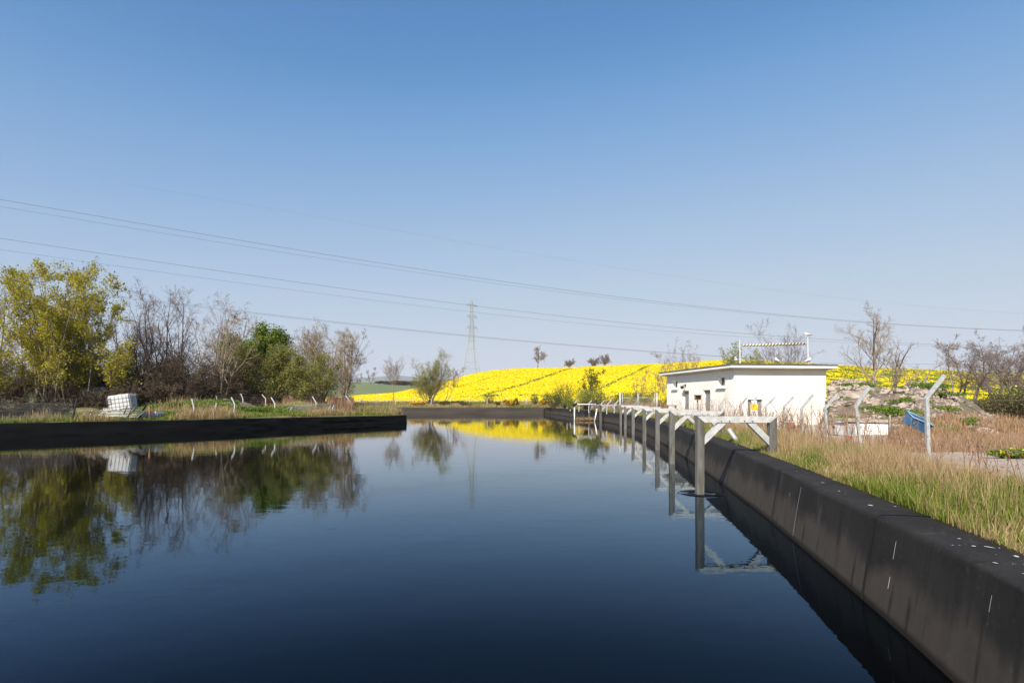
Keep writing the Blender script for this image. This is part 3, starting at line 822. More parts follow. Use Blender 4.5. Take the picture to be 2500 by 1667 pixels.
for k, (uu, h, wd, sd_, lab) in enumerate([(1312, 9.4, .42, 180, 'round headed oak on the crest of the yellow hill'), (1389, 4.6, .75, 181, 'small spreading tree in the middle of the hill crest'), (1447, 5.0, .7, 182, 'low wide tree on the hill crest left of its taller neighbour'), (1476, 5.6, .5, 183, 'taller of the two joined trees on the hill crest')]):
    D = 310
    tree('oak_tree', lab, 'tree', (U(uu, D), D, EYE + (HV - np.interp(uu, SK[:, 0], SK[:, 1])) / F * D - .3), h * 1.12, sd_, stems=3 if k else 1, fan=wd, r0=.36, spec=((20, .25, .97, .6, 1.2, .62), (11, .15, 1, .4, 1.1, .55), (9, .15, 1, .4, 1.1, .55)), bark=m_bark, twig=m_twig, twr=.04, wander=.18, group='trees on the hill crest')

# shrubs round the far and right banks
bush('gorse_bush', 'yellow flowering gorse under the life ring', 'bush', (U(1018, 85.5), 85.5, 1.0), (2.4, 1.2, .7), 201, m_leafdark, 500, .10, flower=m_gorse, nfl=900)
bush('gorse_bush', 'orange yellow gorse in the middle of the far bank', 'bush', (U(1245, 84.6), 84.6, .95), (2.0, 1.2, 1.1), 202, m_leafdark, 500, .10, flower=m_gorse, nfl=900)
bush('gorse_bush', 'small rounded gorse in flower near the wall corner', 'bush', (U(1325, 84.4), 84.4, .95), (1.3, 1.0, 1.1), 203, m_leafdark, 300, .09, flower=m_gorse, nfl=700)
for k, (uu, D, wx, h, lab) in enumerate([(1082, 85, 1.8, .9, 'olive shrub beside the far fence near the leaning shrub'), (1130, 84.8, 1.9, .7, 'low dark green broom on the far bank'), (1200, 91, 2.4, 2.2, 'green broom bush behind the far fence'), (1215, 85, .8, .7, 'little broom tuft below the far fence'),
                                         (1262, 86, .9, 1.3, 'thin brown bush between the gorses'), (1308, 88, 1.8, 2.4, 'sparse brown bush left of the wall corner')]):
    bush('broom_bush', lab, 'bush', (U(uu, D), D, 1.0), (wx, wx * .6, h), 210 + k, m_leafdark, 700, .07, spiky=.8, group='shrubs on the far bank')
for k, (uu, D, wx, h, lf, lab) in enumerate([(1352, 78, 2.6, 2.2, m_leafdark, 'dark green broom at the corner of the far and right walls'), (1385, 72, 4.2, 3.6, m_leafdark, 'large rounded green bush below the yellow hill'), (1360, 80, 3.0, 3.0, m_leafdark, 'green bush left of the large rounded one'),
                                            (1390, 60, 1.3, 1.3, m_leafgrn, 'spiky grey green broom on the right bank'), (1432, 57, 1.9, 2.2, m_leafgrn, 'yellowish broom behind the mooring arm'), (1462, 62, 3.0, 2.4, m_leafdark, 'dark broom in front of the tall fence'),
                                            (1505, 62, 2.6, 2.2, m_leafdark, 'green bush left of the steel gate'), (1550, 60, 3.0, 2.0, m_leafgrn, 'green bush seen through the steel gate'), (1590, 60, 2.2, 2.0, m_leafdark, 'dark scrub at the right post of the gate')]):
    bush('broom_bush', lab, 'bush', (U(uu, D), D, 1.0), (wx, wx * .7, h), 220 + k, lf, 1500, .07, spiky=.9, group='shrubs on the right bank')
tree('sapling', 'dark stemmed sapling in small leaf against the yellow field', 'tree', (U(1437, 76), 76, 1.2), 4.9, 230, stems=5, fan=.42, r0=.05, spec=((9, .2, .97, .3, .8, .42), (7, .2, 1, .4, .9, .46), (4, .15, 1, .4, 1, .5)), bark=m_barkdark, twig=m_barkdark, leaf=m_leafdark, nleaf=1800, lsize=.08, lcl=.1)
for k, (uu, D, h, lab) in enumerate([(1560, 60, 3.8, 'thin tangled bare bush in front of the yellow slope'), (1600, 58, 4.6, 'tangled bare bush near the left end of the white building'), (1628, 56, 5.0, 'bare bush touching the left end of the white building'), (1645, 60, 6.6, 'bare sapling rising above the low end of the roof'), (1672, 62, 6.8, 'bare twiggy sapling behind the roof'), (1706, 60, 6.4, 'single thin bare sapling behind the roof')]):
    tree('sapling', lab, 'sapling', (U(uu, D), D, 1.1), h, 240 + k, stems=4, fan=.35 if k < 3 else .2, r0=.04, spec=((8, .2, .97, .3, .9, .38), (7, .2, 1, .4, .9, .46), (5, .15, 1, .4, 1, .5)), bark=m_twigtan if k < 3 else m_twig, twig=m_twigtan if k < 3 else m_twig, group='bare saplings by the white building', leaf=m_bud, nleaf=350, lsize=.05)
tree('willow_bush', 'light green bush rising behind the roof near the left barrier post', 'bush', (U(1815, 58), 58, 1.0), 6.4, 250, stems=9, fan=.5, r0=.06, spec=SP_UP, bark=m_bark, twig=m_twigtan, leaf=m_leafgrn, nleaf=5200, lsize=.075, lcl=.12)
tree('willow_bush', 'lower green shrub behind the middle of the roof', 'bush', (U(1868, 56), 56, 1.0), 5.0, 252, stems=7, fan=.55, r0=.05, spec=SP_UP, bark=m_bark, twig=m_twigtan, leaf=m_leafgrn, nleaf=1600, lsize=.07, lcl=.12)
tree('bare_tree', 'bare tree behind the roof inside the striped barrier', 'tree', (U(1918, 60), 60, 1.0), 8.4, 251, stems=7, fan=.42, r0=.08, spec=SP_BARE, bark=m_bark, twig=m_twig)

# ------------------------------------------------------------------ heap of rubble on the right
RID = np.array([(1960, 1046), (1998, 1036), (2012, 1012), (2024, 934), (2060, 927), (2100, 931), (2150, 947), (2180, 950), (2230, 932), (2265, 935), (2290, 943), (2320, 955), (2350, 966), (2380, 984), (2400, 1001), (2440, 1014), (2520, 1030), (2700, 1050)], float)
def heap_pt(u, t):
    """t 0 foot .. 1 ridge .. 1.5 back foot"""
    Dr = 33.5; D = 23.0 + (Dr - 23.0) * t
    zr = EYE + (HV - np.interp(u, RID[:, 0], RID[:, 1])) / F * Dr
    z0 = .1
    s_ = np.where(t < 1, np.clip(t, 0, 1) ** .85, np.clip(1 - (t - 1) * 2.2, 0, 1))
    x_ = (u - HU) / F * D
    z = z0 + (zr - z0) * s_
    return x_, D, z + (.16 * nz(x_, D, 61, 1.3, 3) + .10 * np.abs(nz(x_, D, 62, 3.2, 3))) * np.minimum(1, t * 3) * (1 - .75 * np.exp(-((t - 1) / .18) ** 2))
us = np.arange(1955, 2705, 4.0); ts = np.linspace(-.03, 1.5, 90)
UU, TT = np.meshgrid(us, ts); a, b_, c = heap_pt(UU, np.clip(TT, 0, 2)); b_ = 23.0 + 10.5 * TT; a = (UU - HU) / F * b_; c = np.where(TT < 0, -.2, c)
mb = MB(); mb.sheet(np.stack([a, b_, c], -1))
heap = mb.build('rubble_heap', m_soil); tag(heap, 'overgrown heap of rubble and soil right of the white building', 'rubble heap')

def chunk(rng, size, flat=.6):
    bm = bmesh.new()
    n = 14
    for k in range(n):
        v = rng.normal(0, 1, 3); v /= np.linalg.norm(v); v *= (.75 + .35 * rng.rand())
        bm.verts.new((v[0] * size[0], v[1] * size[1], v[2] * size[2]))
    bmesh.ops.convex_hull(bm, input=bm.verts)
    bm.verts.ensure_lookup_table()
    for v in [v for v in bm.verts if not v.link_faces]: bm.verts.remove(v)
    bmesh.ops.bevel(bm, geom=bm.edges[:], offset=min(size) * .08, segments=1, affect='EDGES')
    me = bpy.data.meshes.new('chunk'); bm.to_mesh(me); bm.free(); return me
rng = np.random.RandomState(77)
CH = []
for k in range(8):
    me = chunk(rng, (.5, .38, .24)); me.materials.append(m_rock); CH.append(me)
for k in range(3):
    me = chunk(rng, (.5, .42, .3)); me.materials.append(m_brick); CH.append(me)
def rock(u, t, s_, kind, name, label, cat, group=None, rot=None):
    x_, d_, z_ = heap_pt(np.array([float(u)]), np.array([t]))
    o = bpy.data.objects.new(name, CH[kind]); o.location = (float(x_[0]), float(d_[0]), float(z_[0]) + .04 * s_)
    o.scale = (s_, s_, s_); o.rotation_euler = rot or tuple(rng.uniform(-.5, .5, 2)) + (rng.rand() * 6.28,)
    COL.objects.link(o); return tag(o, label, cat, group)
big = [(2085, .62, 2.1, 0, 'largest pale concrete lump low on the rubble heap'), (2060, .48, 1.7, 1, 'pale slab at the left foot of the heap near the building corner'), (2130, .55, 1.6, 2, 'tilted broken slab in the middle of the heap'), (2160, .78, 1.4, 3, 'cracked grey slab below the gap in the heap top'),
       (2240, .5, 1.7, 4, 'flat pale slab right of the blue crate on the heap'), (2195, .72, 1.1, 5, 'small white stone above the green weeds on the heap'), (2245, .72, 1.5, 6, 'rounded soil covered block behind the tall bent post'), (2395, .62, .7, 7, 'white angular stone at the right end of the heap'), (2338, .80, .8, 0, 'pale stone on the falling right shoulder of the heap')]
for u_, t_, s_, kd, lab in big:
    rock(u_, t_, s_ * .72, kd, 'concrete_lump', lab, 'concrete lump')
for k in range(230):
    u_ = rng.uniform(2022, 2420); t_ = rng.uniform(.12, .99)
    if rng.rand() < .3: u_ = rng.uniform(2026, 2120); t_ = rng.uniform(.6, 1)
    rock(u_, t_, .2 + .55 * rng.rand() ** 1.6, rng.randint(0, 8), 'rubble_stone', 'loose pale stone among the rubble of the heap', 'stone', 'stones on the rubble heap')
for k, (uu, D, s_) in enumerate([(1925, 25.5, 1.0), (1945, 25.8, .8), (1962, 26, .9), (1978, 25.6, .8), (1990, 25.9, .7), (1937, 24.6, .7), (1905, 24.2, .9), (1915, 24.8, 1.1), (1900, 23.2, .8), (1925, 23.4, .7), (2030, 25.5, .7), (2050, 25.3, .6), (1985, 24.8, .6)]):
    o = bpy.data.objects.new('brick_lump', CH[8 + k % 3]); p = gpt(uu, D); o.location = (p[0], D, p[2] + .25 * s_ + (.25 if k < 5 else 0)); o.scale = (s_,) * 3
    o.rotation_euler = tuple(rng.uniform(-.6, .6, 2)) + (rng.rand() * 6,); COL.objects.link(o)
    tag(o, 'reddish broken brick lump piled by the corner of the white building', 'brick rubble', 'brick rubble beside the building')
mb = MB()
for k in range(3000):
    u_ = rng.uniform(2010, 2440); t_ = rng.uniform(.05, 1.0)
    if nz(np.array([u_ * .03]), np.array([t_ * 5]), 9)[0] < -.15: continue
    x_, d_, z_ = heap_pt(np.array([u_]), np.array([t_])); s_ = .03 + .1 * rng.rand() ** 2
    v = rng.normal(0, 1, (6, 3)); v = unit(v) * s_ * (.6 + .6 * rng.rand(6, 1))
    v = np.array([[1, 0, 0], [0, 1, 0], [-1, 0, 0], [0, -1, 0], [0, 0, 1], [0, 0, -1]]) * s_ * (.5 + .8 * rng.rand(6, 1)) + np.array([x_[0], d_[0], z_[0] + s_ * .3])
    mb.raw(v, T=[[0, 1, 4], [1, 2, 4], [2, 3, 4], [3, 0, 4], [1, 0, 5], [2, 1, 5], [3, 2, 5], [0, 3, 5]])
tag(mb.build('rubble', m_rock), 'small broken stones strewn over the heap', 'rubble', kind='stuff')

# bare twisted trees behind the heap
SP_TW = ((9, .25, .97, .5, 1.1, .46), (7, .2, 1, .5, 1.1, .46), (5, .15, 1, .5, 1.2, .5))
g_r = 'bare trees behind the rubble heap'
tree('bare_tree', 'tallest bare tree behind the rubble heap', 'tree', (U(2124, 40), 40, 1.9), 6.3, 321, stems=1, r0=.17, lean=(.10, 0), spec=((20, .16, .97, .45, .95, .56), (11, .15, 1, .4, 1.0, .46), (8, .12, 1, .4, 1.1, .5)), bark=m_barkpale, twig=m_twigtan, wander=.08, group=g_r, leaf=m_deadleaf, nleaf=160, lsize=.04)
tree('bare_tree', 'crooked bare tree right of the tallest one behind the heap', 'tree', (U(2188, 40), 40, 1.6), 5.2, 302, stems=1, r0=.13, spec=((9, .3, .97, .4, .95, .55), (7, .2, 1, .5, 1.0, .45), (4, .15, 1, .5, 1.1, .5)), bark=m_barkpale, twig=m_twigtan, wander=.2, group=g_r)
tree('bare_tree', 'low spreading bare tree forking from the gap in the heap', 'tree', (U(2170, 37.5), 37.5, 1.9), 3.6, 303, stems=5, fan=1.15, r0=.085, spec=((7, .25, .97, .4, .95, .5), (6, .2, 1, .5, 1.0, .45), (4, .15, 1, .5, 1.1, .5)), bark=m_barkpale, twig=m_twigtan, wander=.22, trop=.10, group=g_r)
tree('bare_tree', 'small twisted bare tree in the middle of the right skyline', 'tree', (U(2253, 41), 41, 2.0), 3.6, 304, stems=1, r0=.09, spec=((7, .35, .97, .5, 1.1, .5), (5, .2, 1, .5, 1.0, .45), (3, .15, 1, .5, 1.1, .5)), bark=m_barkpale, twig=m_twig, wander=.28, group=g_r)
for k, (uu, D, h, zb, st, lab) in enumerate([(2328, 40, 4.6, 1.7, 1, 'slim bare tree with a few brown leaves behind the heap'), (2376, 40, 4.9, 1.4, 2, 'dense twisted bare tree right of the slim one'), (2425, 43, 4.6, 1.4, 2, 'tangled bare tree in the middle of the right hand clump'), (2478, 40, 5.4, 1.2, 2, 'dark twisted bare tree near the right picture edge'), (2525, 41, 5.6, 1.2, 2, 'bare tree cut by the right picture edge'), (2350, 44, 4.4, 1.5, 2, 'bare tree filling the gap right of the slim one'), (2450, 46, 5.2, 1.3, 3, 'bare tree behind the tangled and dark twisted ones'), (2500, 45, 5.0, 1.3, 3, 'bare twiggy tree behind those at the picture edge')]):
    tree('bare_tree', lab, 'tree', (U(uu, D), D, zb), h, 310 + k, stems=st, fan=.35, r0=.11, spec=((15, .3, .97, .6, 1.2, .46), (10, .15, 1, .5, 1.2, .52), (8, .12, 1, .5, 1.2, .55)), bark=m_barkpale if k == 0 else m_bark, twig=m_twig, wander=.22, group=g_r, leaf=m_deadleaf, nleaf=150 if k == 0 else 40, lsize=.06)
for k, (uu, D, wx, h, lab) in enumerate([(2428, 33, 3.0, 2.3, 'dark green thicket at the right end of the heap'), (2490, 31, 3.4, 2.6, 'dark green thicket cut by the right picture edge'), (2385, 36, 2.2, 1.8, 'olive scrub behind the right shoulder of the heap')]):
    bush('thicket', lab, 'bush', (U(uu, D), D, .5), (wx, wx * .7, h), 330 + k, m_leafscrub, 4200, .045, group='thickets at the right edge', ntw=140, lumps=12)
for k, (u_, t_, wx, lab) in enumerate([(2260, .88, 2.6, 'bright green weeds on top of the heap beside the bent post'), (2148, .42, 2.2, 'green weed patch low on the middle of the heap'), (2190, .35, 2.4, 'green weed patch above the blue crate'), (2072, .28, 1.3, 'green weed tuft near the building corner'), (2105, .85, .9, 'small weed tuft high on the left of the heap'), (2310, .5, 1.4, 'weed tuft right of the bent post'), (2290, .78, 1.5, 'weeds on the right shoulder of the heap'), (2062, .8, .8, 'weed tuft at the upper left of the heap'), (2215, .55, 1.4, 'weeds around the middle stones of the heap'), (2345, .35, 1.6, 'weeds at the right foot of the heap')]):
    x_, d_, z_ = heap_pt(np.array([float(u_)]), np.array([t_]))
    bush('weed_patch', lab, 'weeds', (x_[0], d_[0], z_[0] - .05), (wx, wx * .7, .35), 350 + k, m_weed, int(700 * wx), .05, group='weeds on the rubble heap', ntw=20, lumps=9)

# ------------------------------------------------------------------ white building
C0 = np.array([12.8, 33.0, 0.0]); th = math.atan(.125)
house = thing('pump_house', C0, 'low white flat roofed building behind the steel frames', 'building')
house.rotation_euler = (0, 0, th)
RH = np.array(Matrix.Rotation(th, 3, 'Z'))
def HP(p):
    return np.asarray(p, float) @ RH.T + C0
def hbuild(mb, name, mats, parent=house):
    mb.V = [HP(v) for v in mb.V]
    return mb.build(name, mats, parent)
W_, L_, ZT = 5.7, 9.9, 3.70
def face_with_holes(mb, axis_, a0, a1, z0, z1, holes, depth):
    """axis_ 'x': front face y=0 running along x; 'y': side face x=0 running along y; holes (a0,a1,z0,z1)"""
    A = sorted({a0, a1, *[h[0] for h in holes], *[h[1] for h in holes]}); Zs = sorted({z0, z1, *[h[2] for h in holes], *[h[3] for h in holes]})
    pt = (lambda a, z, d: (a, d, z)) if axis_ == 'x' else (lambda a, z, d: (d, a, z))
    for i in range(len(A) - 1):
        for j in range(len(Zs) - 1):
            ca, cz = (A[i] + A[i + 1]) / 2, (Zs[j] + Zs[j + 1]) / 2
            if any(h[0] < ca < h[1] and h[2] < cz < h[3] for h in holes): continue
            mb.raw([pt(A[i], Zs[j], 0), pt(A[i + 1], Zs[j], 0), pt(A[i + 1], Zs[j + 1], 0), pt(A[i], Zs[j + 1], 0)], [[0, 1, 2, 3]])
    for h in holes:
        depth = h[4]
        for (p, q_) in (((h[0], h[2]), (h[1], h[2])), ((h[1], h[2]), (h[1], h[3])), ((h[1], h[3]), (h[0], h[3])), ((h[0], h[3]), (h[0], h[2]))):
            mb.raw([pt(*p, 0), pt(*q_, 0), pt(*q_, depth), pt(*p, depth)], [[0, 1, 2, 3]])
mb = MB()
win = [(1.08, 2.0, 2.79, 3.37, .26), (8.0, 8.83, 2.82, 3.37, .26)]
drs = [(2.99, 3.96, .5, 2.6, .19), (6.1, 7.06, .5, 2.6, .19)]
face_with_holes(mb, 'y', 0, L_, -.2, ZT, win + drs, .36)
face_with_holes(mb, 'x', 0, W_, -.2, ZT, [(.81, 1.72, -.05, 2.0, .16)], .16)
mb.raw([(W_, 0, -.2), (W_, L_, -.2), (W_, L_, ZT), (W_, 0, ZT)], [[0, 1, 2, 3]])
mb.raw([(0, L_, -.2), (W_, L_, -.2), (W_, L_, ZT), (0, L_, ZT)], [[0, 1, 2, 3]])
hbuild(mb, 'wall', m_render)
o_ = .42
mb = MB()          # sloping soffit
def ring(mb, x0, y0, x1, y1, z0, X0, Y0, X1, Y1, z1):
    a = [(x0, y0, z0), (x1, y0, z0), (x1, y1, z0), (x0, y1, z0)]; b = [(X0, Y0, z1), (X1, Y0, z1), (X1, Y1, z1), (X0, Y1, z1)]
    mb.raw(a + b, [[i, (i + 1) % 4, (i + 1) % 4 + 4, i + 4] for i in range(4)])
ring(mb, -.002, -.002, W_ + .002, L_ + .002, ZT - .01, -o_, -o_, W_ + o_, L_ + o_, ZT + .12)
hbuild(mb, 'soffit', m_soffit)
mb = MB(); ring(mb, -o_ - .01, -o_ - .01, W_ + o_ + .01, L_ + o_ + .01, ZT + .115, -o_ - .01, -o_ - .01, W_ + o_ + .01, L_ + o_ + .01, ZT + .25)
hbuild(mb, 'fascia', m_white)
mb = MB(); mb.box((W_ / 2, L_ / 2, ZT + .29), (W_ + 2 * o_ + .06, L_ + 2 * o_ + .06, .085))
rf = hbuild(mb, 'roof', m_roof)
mb = MB()
for k in range(260):
    a = rng.uniform(-.3, W_ + .3); b__ = rng.uniform(-.4, L_) if rng.rand() < .6 else rng.uniform(-.42, -.2)
    s_ = rng.uniform(.02, .06); mb.box((a, b__, ZT + .332 + s_ * .3), (s_, s_ * 1.3, s_ * .7))
hbuild(mb, 'roof_moss', m_ground, rf)
for h in win:
    mb = MB(); mb.box((.245, (h[0] + h[1]) / 2, (h[2] + h[3]) / 2), (.02, h[1] - h[0] - .01, h[3] - h[2] - .01)); wo = hbuild(mb, 'window', m_glass)
    mb = MB()
    y0, y1, z0, z1 = h[:4]; m_ = (y0 + y1) / 2
    for yy, zz, dy, dz in ((m_, z0 + .03, y1 - y0, .05), (m_, z1 - .03, y1 - y0, .05), (y0 + .03, (z0 + z1) / 2, .05, z1 - z0 - .1), (y1 - .03, (z0 + z1) / 2, .05, z1 - z0 - .1), (m_, (z0 + z1) / 2, .045, z1 - z0 - .1)):
        mb.box((.215, yy, zz), (.03, dy - .004, dz))
    hbuild(mb, 'frame', m_white, wo)
    mb = MB(); mb.box((-.06, (h[0] + h[1]) / 2, h[2] - .10), (.14, h[1] - h[0] + .24, .07)); hbuild(mb, 'sill', m_render, wo)
for h in drs:
    mb = MB(); mb.box((.175, (h[0] + h[1]) / 2, (h[2] + h[3]) / 2), (.03, h[1] - h[0] - .01, h[3] - h[2] - .01)); d_ = hbuild(mb, 'door', m_door)
    mb = MB()
    for q_ in range(10): mb.box((.157, (h[0] + h[1]) / 2, h[2] + .25 + q_ * .17), (.012, .7, .05))
    hbuild(mb, 'louvre', m_door, d_)
    mb = MB(); mb.box((.14, h[0] + .12, h[2] + 1.0), (.04, .03, .14)); hbuild(mb, 'handle', m_post, d_)
mb = MB(); mb.box((1.265, .145, .975), (.90, .03, 2.04)); d_ = hbuild(mb, 'door', m_door)
mb = MB()
for q_ in range(6): mb.box((.92 + q_ * .14, .125, .9), (.02, .012, 1.8))
hbuild(mb, 'door_rib', m_door, d_)
mb = MB(); mb.box((-.03, 6.6, 2.98), (.06, .10, .14)); mb.tube([(-.06, 6.6, 2.98), (-.20, 6.6, 2.96), (-.24, 6.6, 2.90)], .022, 6); mb.prism([(-.36, 6.5, 2.92), (-.15, 6.5, 2.92), (-.2, 6.5, 2.74), (-.32, 6.5, 2.74)], (0, .2, 0))
hbuild(mb, 'wall_lamp', m_black)

# gulls
def gull(p, yaw, label, scale=1.0):
    g = thing('gull', p, label, 'gull', 'gulls on the building and barrier')
    c, s_ = math.cos(yaw), math.sin(yaw)
    T_ = lambda a: np.array([[x_ * c - y_ * s_, x_ * s_ + y_ * c, z_] for x_, y_, z_ in np.array(a, float) * scale]) + np.array(p)
    mb = MB(); mb.tube(T_([(-.30, 0, .17), (-.20, 0, .19), (-.08, 0, .215), (.03, 0, .235), (.10, 0, .27), (.135, 0, .315), (.15, 0, .35), (.175, 0, .375), (.205, 0, .375), (.222, 0, .37)]), np.array([.012, .045, .085, .095, .075, .052, .045, .05, .038, .01]) * scale, 10)
    mb.build('body', m_gullw, g)
    for sg in (-1, 1):
        mb = MB(); mb.tube(T_([(.06, .075 * sg, .25), (-.05, .092 * sg, .235), (-.18, .065 * sg, .205), (-.33, .02 * sg, .175)]), np.array([.03, .045, .035, .008]) * scale, 7); mb.build('wing', m_gullg, g)
        mb = MB(); mb.tube(T_([(.0, .04 * sg, .0), (.0, .04 * sg, .08), (-.02, .045 * sg, .16)]), .009 * scale, 5); mb.tube(T_([(.0, .04 * sg, .006), (.06, .04 * sg, .006)]), .011 * scale, 4); mb.build('leg', m_beak, g)
    mb = MB(); mb.tube(T_([(.215, 0, .37), (.25, 0, .367), (.275, 0, .355)]), np.array([.015, .012, .003]) * scale, 6); mb.build('beak', m_beak, g)
zr_ = ZT + .333
p = HP((.05, -.1, zr_)); gull(p, -2.2, 'white gull on the corner of the roof, leftmost gull')
p = HP((2.55, -.1, zr_)); gull(p, 1.5, 'white gull near the middle of the roof edge')
p = HP((4.5, -.1, zr_)); gull(p, .4, 'white gull at the right end of the roof')

# height barrier behind the building
b0, b1 = P(1806, 829, 45.5), P(1972, 824, 44.5)
bar = thing('height_barrier', (b0[0], b0[1], .6), 'tall white goalpost barrier with a striped bar behind the building', 'height barrier')
for b in (b0, b1):
    mb = MB(); mb.tube([(b[0] + (.12 if b is b1 else .1), b[1], .4), (b[0] + .0, b[1], b[2])], .055, 10); mb.build('post', m_post, bar)
e0, e1 = P(1811, 843.3, 45.3), P(1968, 839, 44.6)
mb = MB(); mb.tube([e0, e1], .085, 10); mb.build('crossbar', m_stripe, bar)
mb = MB(); mb.tube([e0 + (-.15, 0, 0), e1 + (.15, 0, 0)], .015, 6); mb.build('tie_rod', m_post, bar)
gull(b1 + (0, 0, .0), 2.6, 'gull perched on the right post of the striped barrier')

# small things near the building
s0 = P(1703.5, 970, 34.0)
sb = thing('nest_box', (s0[0], 34.0, .3), 'small brown hooded box on a post before the building doors', 'nest box')
mb = MB(); mb.tube([(s0[0], 34.03, .2), (s0[0], 34.03, s0[2] - .1)], .045, 6); mb.build('post', m_wood, sb)
mb = MB(); mb.box((s0[0], 34.1, s0[2] - .0), (.32, .04, .25)); mb.box((s0[0], 33.98, s0[2] - .13), (.34, .26, .03)); mb.box((s0[0] - .16, 33.98, s0[2]), (.02, .22, .24)); mb.box((s0[0] + .16, 33.98, s0[2]), (.02, .22, .24)); mb.build('box', m_wood, sb)
mb = MB(); mb.box((s0[0], 33.95, s0[2] + .14), (.40, .36, .03)); mb.build('lid', m_wood, sb)
s1 = P(1640, 989.5, 38)
bn = thing('bench', (s1[0], 38, .6), 'low weathered bench at the left end of the building', 'bench')
mb = MB(); mb.box((s1[0], 38, s1[2]), (.68, .3, .06)); mb.build('seat', m_wood, bn)
for sg in (-1, 1):
    mb = MB(); mb.box((s1[0] + .26 * sg, 38, s1[2] - .33), (.06, .26, .6)); mb.build('leg', m_wood, bn)

# ------------------------------------------------------------------ steel frames along the right wall
FR = [(1708, 12.2, 1.68, 1.645), (1640, 17.86, 1.69, 1.645), (1604.6, 23.0, 1.69, 1.60), (1573, 27.9, 1.69, 1.57), (1546, 33.0, 1.69, 1.56), (1526.5, 38.6, 1.69, 1.56), (1515.5, 43.5, 1.69, 1.56), (1466.5, 50.5, 1.75, 1.54), (1439, 57, 1.9, 1.52)]
ords = ['nearest', 'second', 'third', 'fourth', 'fifth', 'sixth', 'seventh', 'eighth', 'ninth and farthest']
for k, (uu, D, wd, zt) in enumerate(FR):
    xl = U(uu, D) - .075; xr = xl + wd; y0 = D - .075; dp = .15; lw = .15; bh = .128
    yaw = 0.0 if k < 7 else (.35 if k == 7 else .5)
    rgk = random.Random(k)
    fr = thing('steel_gantry', ((xl + .075), D, 0), '%s galvanised portal gantry standing over the right wall, counted from the camera' % ords[k], 'gantry', 'steel gantries astride the right wall')
    cs, sn = math.cos(yaw), math.sin(yaw)
    def rot(mb):
        if yaw:
            mb.V = [np.stack([xl + (v[:, 0] - xl) * cs - (v[:, 1] - D) * sn, D + (v[:, 0] - xl) * sn + (v[:, 1] - D) * cs, v[:, 2]], 1) for v in mb.V]
        return mb
    zg = float(gz(xr, D)) - .1
    for side, z0 in ((0, -.9), (1, zg)):
        a, b = (xl, xl + lw) if side == 0 else (xr - lw, xr)
        o, i_ = (a, b) if side == 0 else (b, a)
        mb = MB(); mb.prism([(a, y0, z0), (b, y0, z0), (b, y0, zt - (bh if side == 0 else 0)), (a, y0, zt - (0 if side == 0 else bh))], (0, dp, 0)) if False else mb.prism([(o, y0, z0), (i_, y0, z0), (i_, y0, zt - bh), (o, y0, zt)], (0, dp, 0))
        # recessed channel down the inner face and base plate
        if side: mb.box(((a + b) / 2, D, z0 + .11), (.24, .24, .02))
        rot(mb).build('leg', m_legst, fr)
    mb = MB(); mb.prism([(xl + .002, y0, zt), (xl + lw, y0, zt - bh), (xr - lw, y0, zt - bh), (xr - .002, y0, zt)], (0, dp, 0)); rot(mb).build('crossbeam', m_galv, fr)
    mb = MB(); mb.box((xl + lw + .44, D, zt - bh - .008), (.24, .12, .012)); mb.box((xr - lw - .46, D, zt - bh - .008), (.24, .12, .012)); rot(mb).build('bracket', m_galv, fr)
    for sg, xx in ((1, xl + lw), (-1, xr - lw)):
        mb = MB(); mb.prism([(xx + .003 * sg, y0 + .02, zt - bh - .31), (xx + .003 * sg, y0 + .02, zt - bh - .48), (xx + .47 * sg, y0 + .02, zt - bh - .016), (xx + .30 * sg, y0 + .02, zt - bh - .016)], (0, dp - .04, 0)); rot(mb).build('brace', m_galv if sg > 0 else m_post, fr)
    mb = MB()
    for bxx in (xl + lw + .35, xl + lw + .52, xr - lw - .37, xr - lw - .54, xl + .075, xr - .075):
        zz = zt - bh + (.03 if bxx not in (xl + .075, xr - .075) else -.12)
        mb.tube([(bxx, y0 + .002, zz), (bxx, y0 - .014, zz)], .013, 6)
    rot(mb).build('bolt', m_legst, fr)
    fr.rotation_euler = (rgk.uniform(-.008, .008), rgk.uniform(-.006, .006), rgk.uniform(-.02, .02))

